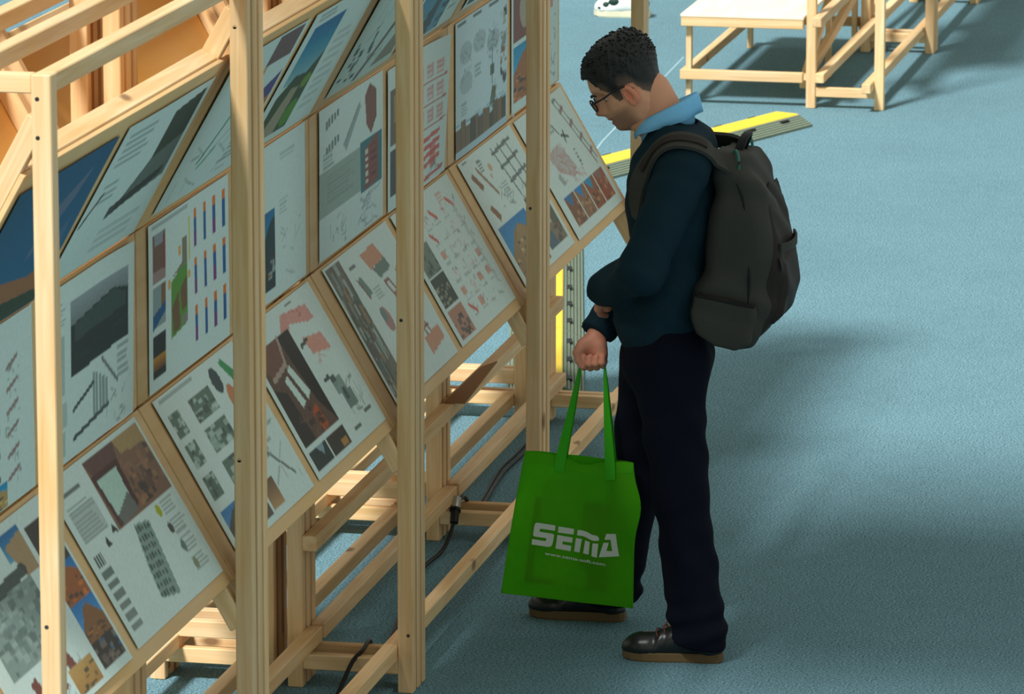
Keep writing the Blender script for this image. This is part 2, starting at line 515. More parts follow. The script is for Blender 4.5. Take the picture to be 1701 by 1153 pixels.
@art('T1a', 3)
def _(A):
    A.line(.3, .75, .5, .4, (60, 130, 95), .012); A.line(.34, .8, .46, .7, (60, 130, 95), .008)
    for u, v in ((.4, .3), (.52, .38), (.62, .22)): A.rect(u, v, u + .05, v + .1, (222, 170, 140))
    A.rect(.62, .02, .95, .22, (120, 92, 92)); A.poly([(.75, .5), (.97, .4), (.97, .66), (.75, .72)], (190, 130, 90)); A.poly([(.8, .42), (.97, .34), (.97, .5), (.8, .56)], (96, 84, 140))
    A.sketch(.1, .5, .9, .95, 16); A.text(.7, .74, .95, .9, 4)
@art('T1b', 4)
def _(A):
    A.text(.1, .03, .4, .1, 2); A.grad(.1, .12, .58, .55, (10, 108, 158), (165, 195, 200))
    A.poly([(.1, .62), (.25, .5), (.42, .52), (.58, .4), (.58, .95), (.1, .95)], (66, 82, 58)); A.poly([(.16, .95), (.3, .6), (.42, .62), (.4, .95)], (176, 160, 140))
    A.ell(.5, .83, .08, .1, (92, 142, 52)); A.ell(.5, .6, .06, .05, (120, 150, 70)); A.rect(.1, .86, .22, .95, (140, 122, 118))
    A.text(.66, .3, .92, .9, 9, al=.3)
@art('T2a', 5)
def _(A):
    A.rect(0, 0, 1, 1, (214, 222, 216)); A.blotch(.05, .55, .45, .95, [DK, (80, 84, 82), (214, 222, 216)], 40, .16)
    A.sketch(.1, .1, .8, .9, 26, DK); A.poly([(.35, .98), (.42, .98), (.95, .3), (.9, .24)], (120, 106, 92)); A.poly([(.6, .95), (.95, .6), (.97, .95)], (150, 138, 120))
    A.line(.6, .02, .8, .02, (160, 80, 80), .02)
@art('T2b', 6)
def _(A):
    A.grad(.05, .1, .7, .98, (70, 130, 165), (120, 160, 180)); A.poly([(.3, .98), (.42, .3), (.5, .98)], (86, 84, 84)); A.blotch(.05, .75, .7, .98, [(70, 78, 80), (120, 122, 120)], 30, .2); A.text(.76, .3, .94, .9, 9)
@art('T3a', 7)
def _(A):
    A.grad(.05, .3, .6, .97, (120, 146, 160), (70, 80, 88)); A.blotch(.05, .7, .6, .97, [DK, (100, 110, 116)], 30, .2); A.text(.66, .2, .94, .9, 10)
@art('T3b', 8)
def _(A):
    A.street(.06, .1, .5, .9); A.text(.56, .1, .94, .5, 8); A.sketch(.56, .55, .94, .95, 16)
@art('M0a', 9)
def _(A):
    A.text(.05, .05, .4, .9, 16, al=.4)
    for i in range(6):
        A.rect(.62, .16 + i * .13, .66, .2 + i * .13, DK, .7); A.line(.74, .26 + i * .12, .84, .22 + i * .12, (150, 110, 105), .008); A.sketch(.72, .2 + i * .12, .86, .3 + i * .12, 4)
    A.street(.4, .86, .72, .99, bld=(200, 160, 110))
@art('M0b', 10)
def _(A):
    A.text(.1, .1, .27, .24, 5, al=.55); A.rect(.1, .28, .25, .62, GR, .45); A.rect(.1, .66, .27, .8, GR, .4); A.rect(.1, .82, .25, .96, GR, .45)
    A.grad(.32, .12, .94, .3, (170, 172, 178), (120, 128, 128)); A.poly([(.32, .26), (.8, .2), (.94, .24), (.94, .52), (.32, .55)], (40, 48, 46)); A.poly([(.36, .26), (.8, .21), (.92, .26), (.92, .34), (.36, .36)], (66, 78, 76))
    A.blotch(.34, .36, .92, .5, [(34, 42, 40), (46, 60, 50)], 20, .2)
    A.line(.34, .74, .56, .66, DK, .008); A.line(.34, .9, .72, .84, DK, .008)
    for i in range(5): A.rect(.55 + .035 * i, .6 + .02 * i, .575 + .035 * i, .86, (110, 118, 116), .6)
    A.line(.66, .56, .82, .74, (90, 96, 94), .008); A.sketch(.7, .72, .9, .98, 12); A.text(.82, .55, .95, .75, 5)
    A.ell(.05, .95, .025, .025, (30, 110, 190))
@art('M1a', 11)
def _(A):
    A.text(.04, .02, .5, .06, 1)
    A.rect(.05, .08, .2, .36, (128, 92, 78)); A.rect(.07, .08, .18, .14, (160, 160, 168)); A.rect(.05, .29, .2, .36, (176, 140, 136)); A.rect(.17, .1, .2, .3, (150, 70, 66))
    A.rect(.05, .38, .2, .63, (160, 168, 170)); A.rect(.15, .38, .2, .56, (140, 98, 66)); A.poly([(.05, .55), (.2, .5), (.2, .56), (.05, .64)], (40, 92, 140))
    A.rect(.05, .67, .2, .92, (36, 30, 26)); A.grad(.05, .8, .2, .88, (210, 150, 50), (120, 70, 30))
    A.poly([(.27, .42), (.47, .34), (.47, .72), (.27, .76)], (104, 150, 62)); A.poly([(.27, .4), (.47, .36), (.47, .2), (.41, .2), (.41, .34), (.27, .4)], (142, 130, 112))
    A.poly([(.28, .58), (.36, .5), (.38, .72), (.3, .74)], (128, 90, 64)); A.poly([(.38, .5), (.46, .44), (.46, .62), (.4, .64)], (128, 90, 64)); A.rect(.4, .66, .47, .72, (150, 140, 128))
    for u, v in ((.23, .4), (.36, .24), (.48, .42)): A.rect(u, v, u + .03, v + .05, (240, 180, 110))
    A.rect(.49, .1, .505, .36, (222, 205, 90))
    for i, u in enumerate((.56, .68, .8, .92)):
        for j in range(3):
            v = .08 + .29 * j
            A.rect(u, v, u + .035, v + .055, (238, 130, 60)); A.rect(u, v + .055, u + .035, v + .13, (44, 96, 160)); A.rect(u, v + .13, u + .035, v + .22, (130, 70, 130) if i % 2 == 0 else (40, 90, 150))
@art('M1b', 12)
def _(A):
    A.grad(.05, .42, .55, .92, (24, 110, 160), (150, 185, 195)); A.poly([(.3, .92), (.4, .6), (.48, .5), (.55, .46), (.55, .92)], (30, 50, 56)); A.blotch(.3, .7, .55, .92, [(150, 90, 66), (200, 200, 196), (60, 40, 46)], 24, .25)
    A.text(.64, .1, .9, .16, 2, al=.35); A.text(.62, .4, .75, .5, 4, al=.35); A.sketch(.62, .55, .92, .95, 10, al=.3)
@art('M2a', 13)
def _(A):
    for j in range(2):
        for i in range(5): A.rect(.1 + .045 * i, .1 + .17 * j - .01 * i, .13 + .045 * i, .15 + .17 * j - .01 * i, (130, 134, 132))
    A.text(.06, .3, .24, .42, 4); A.poly([(.38, .33), (.62, .12), (.66, .15), (.42, .38)], (170, 178, 174)); A.line(.38, .33, .64, .12, GR)
    A.poly([(.72, .1), (.8, .03), (.9, .1), (.9, .28), (.81, .38), (.74, .3)], (142, 88, 72)); A.rect(0, .42, .64, .72, (176, 184, 176)); A.text(.12, .46, .55, .66, 7, (150, 156, 150))
    A.rect(.64, .4, .98, .74, (70, 120, 128)); A.poly([(.7, .46), (.92, .4), (.92, .72), (.7, .74)], (150, 84, 72))
    for i in range(5): A.rect(.71, .47 + .05 * i, .76, .495 + .05 * i, (225, 220, 210)); A.rect(.8, .45 + .05 * i, .9, .47 + .05 * i, (110, 60, 54))
    A.sketch(.14, .76, .4, .98, 16); A.sketch(.5, .76, .95, .98, 22)
@art('M2b', 14)
def _(A):
    A.rect(.04, .15, .26, .55, (130, 108, 92)); A.rect(.04, .58, .26, .9, (90, 84, 80)); A.rect(.1, .2, .2, .4, (170, 150, 130))
    for j in range(3):
        for i in range(4):
            A.rect(.38 + .15 * i, .14 + .16 * j, .48 + .15 * i, .25 + .16 * j, RED, .45); A.text(.38 + .15 * i, .14 + .16 * j, .48 + .15 * i, .25 + .16 * j, 3, (250, 240, 238), .7)
        A.line(.34, .29 + .16 * j, .97, .27 + .16 * j, RED, .004)
    for i in range(4): A.line(.4, .7 + .06 * i, .88, .66 + .06 * i, (222, 96, 84), .01)
    A.rect(.42, .68, .52, .88, (222, 110, 98), .5); A.rect(.72, .74, .82, .9, (222, 96, 84), .6); A.line(.36, .97, .95, .94, (214, 90, 84), .008); A.sketch(.4, .85, .9, .95, 10)
@art('M3a', 15)
def _(A):
    A.rect(0, 0, 1, 1, (226, 234, 240))
    for u in (.04, .34, .64): A.text(u, .02, u + .2, .06, 1, DK, .6)
    for u, v in ((.1, .16), (.1, .38), (.36, .14), (.62, .2)): A.ell(u + .1, v + .1, .12, .08, (196, 204, 208)); A.sketch(u, v, u + .2, v + .18, 8)
    A.sketch(.6, .16, .8, .42, 18, (80, 84, 90))
    for v, c in ((.1, DK), (.28, (150, 150, 148)), (.4, (150, 110, 86)), (.55, (64, 60, 58))): A.blotch(.86, v, .98, v + .14, [c, c, (190, 180, 170)], 14, .4)
    A.rect(.66, .48, .74, .56, (104, 108, 84)); A.line(.7, .36, .7, .62, (96, 100, 96)); A.poly([(.64, .78), (.7, .64), (.78, .66), (.74, .82)], (112, 110, 80)); A.sketch(.6, .6, .8, .88, 10)
    A.text(.1, .62, .22, .72, 4); A.text(.36, .4, .5, .5, 3); A.blotch(0, .74, .98, .9, [(150, 180, 205), (190, 208, 220), (100, 150, 190)], 36, .16, .6)
    u = 0
    while u < .96:
        w = A.r.uniform(.05, .1); A.rect(u, .8 + A.r.uniform(-.06, .03), min(u + w, .97), .95, [(120, 94, 72), (96, 78, 62), (140, 108, 80)][A.r.integers(3)]); A.line(u, .8, u, .95, (70, 56, 46), .006); u += w
    A.rect(0, .95, 1, 1, (205, 216, 226))
@art('M3b', 16)
def _(A):
    A.rect(.04, .03, .52, .46, (142, 84, 74)); A.ell(.3, .24, .12, .16, (190, 170, 150)); A.poly([(.4, .46), (.46, .3), (.52, .3), (.52, .46)], (206, 176, 150)); A.street(.04, .5, .52, .92, (70, 150, 190), (178, 112, 74))
    A.text(.6, .1, .9, .2, 3, PINK); A.rect(.64, .3, .72, .4, PINK); A.rect(.8, .26, .88, .38, PINK); A.sketch(.58, .45, .95, .95, 34, (90, 94, 92))
@art('B0a', 17)
def _(A):
    A.grad(.52, .05, .72, .2, (30, 105, 160), (120, 170, 200)); A.poly([(.54, .12), (.72, .08), (.72, .3), (.6, .3)], (186, 150, 118)); A.text(.1, .1, .45, .2, 4)
    A.rect(.1, .3, .62, .68, (150, 160, 156)); A.blotch(.1, .3, .62, .68, [(120, 130, 128), (176, 184, 180), (104, 114, 112)], 90, .12); A.line(.1, .3, .6, .26, DK, .02)
    for u, v in ((.2, .75), (.36, .74), (.5, .72)): A.poly([(u, v), (u + .06, v - .02), (u + .1, v + .14), (u + .04, v + .16)], (132, 72, 62)); A.sketch(u, v, u + .14, v + .2, 8)
    A.rect(.76, .1, .98, .95, (60, 48, 42)); A.street(.76, .36, .98, .58, (50, 120, 180), (172, 100, 62)); A.street(.76, .58, .98, .8, (70, 130, 190), (150, 100, 66), hz=.7); A.blotch(.76, .8, .98, .95, [(120, 100, 92), (70, 110, 160), (150, 130, 118)], 24, .25)
    A.grad(.5, .82, .72, .97, (206, 160, 108), (180, 130, 80)); A.blotch(.5, .85, .72, .97, [(120, 90, 60), (60, 60, 50)], 10, .2)
@art('B0b', 18)
def _(A):
    A.text(.05, .1, .28, .14, 1, DK); A.rect(.05, .2, .3, .38, GR, .4); A.text(.05, .18, .3, .4, 9)
    A.rect(.36, .03, .98, .44, (142, 104, 86)); A.poly([(.36, .03), (.7, .03), (.66, .14), (.4, .14)], (110, 74, 70)); A.poly([(.37, .12), (.66, .12), (.64, .4), (.39, .44)], (84, 50, 46)); A.poly([(.4, .15), (.62, .15), (.6, .34), (.42, .38)], (206, 222, 214))
    A.poly([(.42, .38), (.6, .3), (.62, .42), (.44, .44)], (120, 116, 112)); A.blotch(.66, .14, .98, .42, [(180, 130, 100), (110, 78, 66), (70, 58, 54), (160, 116, 96)], 40, .2); A.poly([(.7, .03), (.98, .03), (.98, .14), (.72, .12)], (186, 150, 110))
    for i in range(4): A.rect(.05 + .022 * i, .47, .063 + .022 * i, .53, (70, 78, 76))
    for i in range(6): A.rect(.04, .56 + .063 * i, .15, .6 + .063 * i, (118 + 6 * i, 128 + 5 * i, 124 + 5 * i)); A.rect(.092, .56 + .063 * i, .098, .6 + .063 * i, (226, 232, 230))
    A.poly([(.2, .47), (.23, .42), (.26, .48)], DK); A.poly([(.3, .43), (.33, .38), (.36, .44)], DK)
    A.poly([(.5, .47), (.64, .5), (.57, .93), (.4, .88), (.43, .7)], (150, 164, 158))
    for j in range(8):
        for i in range(5): A.rect(.49 + .028 * i - .012 * j, .49 + .052 * j + .004 * i, .507 + .028 * i - .012 * j, .52 + .052 * j + .004 * i, (74, 90, 84))
    for i, c in enumerate(((190, 186, 70), (90, 84, 80), (110, 130, 120), (150, 150, 120))): A.ell(.76 + .02 * i, .5 + .12 * i, .022, .035, c); A.text(.8, .46 + .12 * i, .95, .56 + .12 * i, 4)
@art('B1a', 19)
def _(A):
    A.text(.05, .02, .5, .06, 1)
    for j in range(3):
        for i in range(2): 
            u, v = .06 + .24 * i, .12 + .2 * j; A.rect(u, v, u + (.12 if i == 0 else .26), v + .15, (110, 124, 112)); A.blotch(u, v, u + (.12 if i == 0 else .26), v + .15, [(190, 200, 192), (74, 86, 78), (214, 222, 216)], 18, .3)
    A.ell(.66, .13, .05, .08, (62, 74, 74)); A.ell(.74, .28, .05, .09, (216, 140, 104)); A.poly([(.76, .06), (.8, .04), (.92, .22), (.86, .28)], (70, 150, 96))
    A.street(.05, .74, .3, .96, (80, 130, 180), (90, 80, 74)); A.rect(.32, .74, .5, .96, (110, 92, 80)); A.grad(.52, .78, .66, .95, (120, 90, 70), (206, 160, 120))
    A.line(.62, .5, .9, .86, (90, 96, 94), .008); A.text(.66, .55, .8, .7, 4); A.text(.8, .4, .94, .55, 4); A.sketch(.58, .4, .95, .92, 12)
@art('B1b', 20)
def _(A):
    A.text(.62, .03, .72, .06, 1, DK); A.poly([(.42, .16), (.52, .06), (.84, .1), (.86, .2), (.78, .2), (.56, .14), (.46, .26)], (232, 164, 156)); A.blotch(.56, .08, .82, .16, [(206, 120, 110), (236, 180, 170)], 16, .14)
    A.rect(.04, .16, .52, .8, (104, 76, 66)); A.poly([(.04, .16), (.36, .16), (.3, .32), (.1, .36)], (130, 88, 76)); A.poly([(.36, .16), (.52, .16), (.52, .8), (.42, .62), (.38, .34)], (40, 32, 28)); A.line(.3, .32, .36, .16, (206, 180, 170), .012); A.line(.1, .36, .3, .32, (206, 180, 170), .01); A.line(.3, .32, .36, .5, (190, 160, 150), .01)
    A.poly([(.2, .4), (.25, .38), (.3, .58), (.24, .6)], (232, 240, 234)); A.poly([(.28, .36), (.33, .34), (.4, .54), (.34, .58)], (232, 240, 234)); A.poly([(.04, .4), (.16, .46), (.2, .8), (.04, .8)], (48, 38, 32)); A.poly([(.3, .66), (.38, .62), (.4, .78), (.33, .8)], (190, 92, 56)); A.blotch(.1, .62, .4, .8, [(60, 44, 38), (120, 84, 68)], 20, .2)
    A.rect(.04, .83, .27, .96, (52, 58, 54)); A.poly([(.14, .83), (.24, .83), (.2, .9)], (150, 170, 180)); A.rect(.29, .83, .52, .96, (66, 56, 48)); A.rect(.42, .9, .5, .95, (190, 140, 90))
    A.poly([(.62, .26), (.84, .3), (.86, .42), (.64, .38)], (232, 164, 150)); A.line(.56, .3, .66, .28, DK, .008); A.line(.6, .56, .66, .55, DK, .008); A.sketch(.62, .38, .88, .46, 6, PINK)
    A.rect(.66, .58, .78, .68, (150, 164, 160)); A.rect(.7, .68, .82, .8, (130, 144, 140)); A.rect(.66, .56, .72, .6, (90, 100, 98)); A.rect(.72, .66, .76, .74, (80, 90, 88)); A.sketch(.62, .55, .92, .84, 16); A.text(.62, .9, .74, .94, 1, DK); A.text(.82, .86, .92, .89, 1, DK)
@art('B2a', 21)
def _(A):
    A.rect(.03, .02, .24, .95, (120, 112, 100)); A.blotch(.03, .02, .24, .95, [(92, 76, 62), (150, 170, 164), (70, 90, 80), (176, 132, 100), (110, 84, 70), (196, 206, 200), (84, 104, 84)], 110, .16, .8)
    A.text(.3, .1, .4, .13, 1, DK); A.poly([(.5, .08), (.72, .06), (.76, .18), (.54, .2)], (222, 158, 132)); A.poly([(.56, .2), (.76, .18), (.78, .26), (.6, .28)], (120, 136, 128)); A.poly([(.32, .2), (.38, .19), (.42, .32), (.36, .34)], (120, 140, 130)); A.line(.32, .2, .36, .34, (140, 90, 80), .008)
    A.ell(.42, .52, .05, .09, (190, 140, 134)); A.ell(.4, .48, .03, .05, (120, 140, 136)); A.text(.44, .3, .54, .4, 4); A.text(.46, .66, .58, .74, 3)
    for u, v in ((.62, .32), (.72, .62)): A.line(u, v, u + .06, v + .2, (150, 84, 74), .009); A.line(u + .06, v, u + .12, v + .2, (150, 84, 74), .009); A.line(u, v, u + .06, v, (150, 84, 74), .008); A.line(u + .05, v + .1, u + .11, v + .1, (150, 84, 74), .008)
    A.poly([(.7, .78), (.94, .76), (.94, .86), (.7, .9)], (222, 158, 132)); A.poly([(.8, .3), (.9, .26), (.92, .36), (.84, .4)], (222, 158, 132))
@art('B2b', 22)
def _(A):
    for i, (c, d) in enumerate((((128, 138, 128), (74, 82, 74)), ((58, 66, 58), (150, 142, 120)), ((196, 140, 120), (64, 56, 54)))):
        A.rect(.05, .28 + .235 * i, .28, .5 + .235 * i, c); A.blotch(.05, .34 + .235 * i, .28, .5 + .235 * i, [d, c, tuple(min(255, x + 30) for x in d)], 26, .25)
    A.text(.7, .06, .8, .14, 4, PINK)
    for j in range(6):
        for i in range(4):
            u, v = .36 + .15 * i, .14 + .135 * j
            k = A.r.integers(4)
            if k == 0: A.rect(u, v, u + .07, v + .06, (226, 150, 130), .7)
            elif k == 1: A.line(u, v, u + .06, v + .06, (222, 90, 74), .012)
            elif k == 2: A.sketch(u, v, u + .1, v + .1, 6, PINK)
            A.text(u, v + .08, u + .09, v + .11, 2, (176, 184, 180), .6); A.sketch(u, v, u + .12, v + .1, 3)
    A.line(.86, .2, .9, .8, (190, 196, 194), .02, .4)
@art('B3a', 23)
def _(A):
    A.text(.06, .02, .16, .04, 1, DK)
    A.poly([(.08, .14), (.13, .12), (.2, .24), (.15, .27)], (150, 104, 70)); A.poly([(.1, .4), (.15, .38), (.21, .48), (.16, .52)], (150, 104, 70)); A.line(.22, .12, .34, .34, (150, 110, 84), .014); A.ell(.42, .16, .03, .03, (222, 180, 150)); A.rect(.36, .2, .39, .24, (222, 190, 170))
    for u in (.56, .68, .8): A.line(u, .06, u + .08, .46, (96, 100, 98), .008)
    for v in (.1, .22, .34): A.line(.52 + v * .2, v, .88 + v * .1, v - .03, (96, 100, 98), .008)
    A.text(.26, .06, .34, .16, 5, DK, .5); A.text(.44, .3, .54, .42, 5); A.sketch(.3, .3, .55, .48, 12)
    A.street(.06, .55, .56, .96, (30, 130, 185), (156, 122, 84), (84, 66, 50), .55); A.poly([(.2, .72), (.34, .6), (.42, .64), (.5, .74), (.5, .9), (.2, .94)], (170, 134, 94))
    for i in range(5):
        for j in range(4): A.rect(.22 + .055 * i, .71 + .05 * j, .245 + .055 * i, .735 + .05 * j, (214, 190, 150) if (i + j) % 2 else (84, 64, 48))
    A.room(.62, .5, .96, .93, (140, 124, 104), (70, 66, 58), (190, 196, 190)); A.poly([(.62, .86), (.76, .8), (.8, .93), (.62, .93)], (84, 104, 116)); A.sketch(.64, .4, .9, .5, 10)
@art('B3b', 24)
def _(A):
    A.line(.74, .06, .93, .64, (120, 124, 124), .008); A.line(.8, .05, .97, .6, (120, 124, 124), .008); A.line(.74, .06, .8, .05, (120, 124, 124), .008)
    for i in range(4): A.line(.77 + .045 * i, .16 + .13 * i, .85 + .04 * i, .13 + .13 * i, (150, 110, 106), .01)
    A.line(.5, .14, .58, .28, DK, .006); A.line(.6, .3, .7, .34, DK, .008); A.line(.62, .36, .66, .28, DK, .008); A.text(.66, .44, .7, .6, 5, DK, .5)
    A.poly([(.22, .34), (.5, .36), (.58, .56), (.46, .62), (.26, .5)], (212, 198, 196)); A.sketch(.22, .34, .54, .6, 40, (200, 130, 128)); A.sketch(.4, .56, .66, .66, 14, (206, 110, 106)); A.poly([(.2, .54), (.26, .52), (.28, .62), (.22, .62)], (150, 150, 150), .6); A.text(.44, .2, .56, .26, 3)
    for i, (c, sk) in enumerate((((140, 88, 62), (60, 120, 170)), ((156, 108, 78), (40, 140, 200)), ((160, 92, 62), (60, 150, 190)), ((166, 84, 60), (150, 110, 100)))):
        u = .1 + .215 * i; A.rect(u, .68, u + .2, .92, c); A.poly([(u, .68), (u + .16, .68), (u + .1, .78)], sk); A.blotch(u, .76, u + .2, .92, [(96, 62, 46), c, (196, 150, 116)], 20, .25)

def paper_mat():
    m, nt, b = new_mat('printed_paper')
    at = N(nt, 'ShaderNodeAttribute', attribute_name='print')
    nt.links.new(at.outputs['Color'], b.inputs['Base Color'])
    b.inputs['Roughness'].default_value = 0.5
    b.inputs['Specular IOR Level'].default_value = 0.25
    return m
M['paper'] = paper_mat()

# one grid topology shared by copying
_gi = np.arange(PH * PW).reshape(PH, PW)
_gf = np.stack([_gi[1:, :-1], _gi[1:, 1:], _gi[:-1, 1:], _gi[:-1, :-1]], -1).reshape(-1, 4)
def grid_mesh(co, faces, name):
    me = bpy.data.meshes.new(name)
    nf = len(faces)
    me.vertices.add(len(co)); me.loops.add(nf * 4); me.polygons.add(nf)
    me.vertices.foreach_set('co', np.ascontiguousarray(co, np.float32).ravel())
    me.loops.foreach_set('vertex_index', faces.astype(np.int32).ravel())
    me.polygons.foreach_set('loop_start', np.arange(0, nf * 4, 4, dtype=np.int32))
    me.polygons.foreach_set('use_smooth', np.ones(nf, bool))
    me.update(calc_edges=True)
    return me

def sat(c, k=1.22):
    g = c.mean(-1, keepdims=True)
    return g + (c - g) * k

POSTER = [  # row, bay, slot, label, v-shift (fraction of the board), lift of the corners
 ('T', 0, 'a', 'poster with a deep blue sky over orange land on the top boards', 0.10, 0),
 ('T', 0, 'b', 'poster with a slanting dark grey building photo on the top boards', 0.08, 0),
 ('T', 1, 'a', 'pale sketch poster with a green stroke and small orange squares', 0.06, 0),
 ('T', 1, 'b', 'poster with a sandy path between green hills under blue sky', 0.06, 0),
 ('T', 2, 'a', 'pale poster with a black and white site plan and brown river', 0.03, 0),
 ('T', 2, 'b', 'poster with a pointed grey tower against blue sky', 0.03, 0),
 ('T', 3, 'a', 'poster with a grey blue townscape photo beside text columns', 0.03, 0),
 ('T', 3, 'b', 'poster on the last top board with a street photo and sketches', 0.03, 0),
 ('M', 0, 'a', 'middle row poster with rows of small dark marks and brackets', 0.01, 0),
 ('M', 0, 'b', 'poster with a large dark field photo above grey line drawings', 0.02, 0.012),
 ('M', 1, 'a', 'poster with a green and brown site plan beside blue and orange figures', 0.01, 0),
 ('M', 1, 'b', 'mostly white poster with a tree against blue sky', 0.0, 0),
 ('M', 2, 'a', 'poster with a brown hexagonal tower drawing and a red block of flats', 0.0, 0),
 ('M', 2, 'b', 'poster of red line drawings and elevations curling off the board', 0.03, 0.02),
 ('M', 3, 'a', 'pale blue poster with a row of brown buildings along its foot', 0.02, 0),
 ('M', 3, 'b', 'poster with red brick photos beside pencil sketches', 0.0, 0),
 ('B', 0, 'a', 'lower poster with a strip of street photos and red brown sketches', 0.03, 0),
 ('B', 0, 'b', 'poster with a window interior above a grey tower block drawing', 0.02, 0),
 ('B', 1, 'a', 'poster with a grid of dark green floor plans and ovals', 0.02, 0),
 ('B', 1, 'b', 'poster with a dark brown attic interior and pink diagrams', 0.02, 0),
 ('B', 2, 'a', 'poster with a tall collage strip and pink slabs with red frames', 0.02, 0),
 ('B', 2, 'b', 'white poster of small red marks beside three stacked photos', 0.02, 0),
 ('B', 3, 'a', 'poster with a sandstone block under bright blue sky', 0.02, 0),
 ('B', 3, 'b', 'poster with a section drawing above four brown street photos in a row', 0.03, 0),
]
for row, bay, slot, label, vs_, curl in POSTER:
    (fa, za), (fb, zb) = ROWS[row]
    d = np.array([fb - fa, zb - za]); ln = np.hypot(*d); d /= ln
    n = np.array([d[1], -d[0]])
    if n[0] < 0: n = -n                         # towards the visitors
    k0 = (bay - 1) * L
    ua, ub = (k0 + 0.145, k0 + 0.885) if slot == 'a' else (k0 + 0.945, k0 + 1.672)
    h = 0.425 if row == 'T' else 0.410 if row == 'M' else 0.420
    t0 = vs_ * ln
    V_, U_ = np.mgrid[0:PH, 0:PW].astype(float); U_ /= PW - 1; V_ /= PH - 1
    off = 0.003 + 0.0012 * np.sin(U_ * 5 + bay) * np.sin(V_ * 4 + 1) + curl * (np.clip(U_ - .55, 0, 1) / .45) ** 2 * (1 - V_) * 1.0
    if row == 'M': h = min(h, ln - t0 - 0.004)
    F_ = fa + d[0] * (t0 + h * V_) + n[0] * off
    Z_ = za + d[1] * (t0 + h * V_) + n[1] * off
    X_ = ua + (ub - ua) * U_
    co = np.stack([X_, -F_, Z_], -1).reshape(-1, 3)
    c = co.mean(0)
    me = grid_mesh(co - c, _gf, 'poster')
    ca = me.color_attributes.new('print', 'FLOAT_COLOR', 'POINT')
    A = ART[f'{row}{bay}{slot}']
    rgba = np.ones((PH * PW, 4), np.float32); rgba[:, :3] = np.clip(sat(s2l(A.reshape(-1, 3))), 0, 1) * np.array([0.70, 0.80, 0.76]) + 0.02
    ca.data.foreach_set('color', rgba.ravel())
    o = link('poster', me, M['paper'])
    o.location = c
    tag(o, label, 'poster', 'printed posters on the display boards')

# ------------------------------------------------------------------ low table built onto the far stand
tb = empty('low_table', P(11.48, -0.75, 0))
tag(tb, 'low pine table with a pale plywood top standing behind the yellow cable ramp', 'table')
ta, tz = 11.46, 0.408
TB0, TB1 = 11.46, 13.25
lath('tabletop', P(TB0, -0.757, tz - 0.006), P(TB1, -0.757, tz - 0.006), 0.55, 0.012, M['tabletop'], tb, bev=0.001)
for u in (TB0 + 0.022, TB1 - 0.03):
    lath('apron', P(u, -1.03, tz - 0.034), P(u, -0.484, tz - 0.034), 0.04, 0.042, M['pine'], tb, side=(1, 0, 0))
    lath('rail', P(u, -1.034, 0.136), P(u, -0.484, 0.136), 0.038, 0.044, M['pine'], tb, side=(1, 0, 0))
lath('apron', P(TB0 + 0.043, -1.01, tz - 0.034), P(TB1 - 0.05, -1.01, tz - 0.034), 0.04, 0.042, M['pine'], tb)
lath('rail', P(TB0 + 0.042, -1.015, 0.136), P(TB1 - 0.05, -1.015, 0.136), 0.036, 0.044, M['pine'], tb)
for u, f in ((TB0 + 0.064, -1.002), (TB1 - 0.07, -1.002), (TB1 - 0.07, -0.504), (TB0 + 0.9, -0.504)):
    lath('leg', P(u, f, 0), P(u, f, tz - 0.013), 0.024, 0.042, M['pine'], tb)
lath('brace', P(TB0 + 0.25, -0.51, 0.11), P(TB0 + 0.95, -0.51, 0.36), 0.03, 0.04, M['pine'], tb)

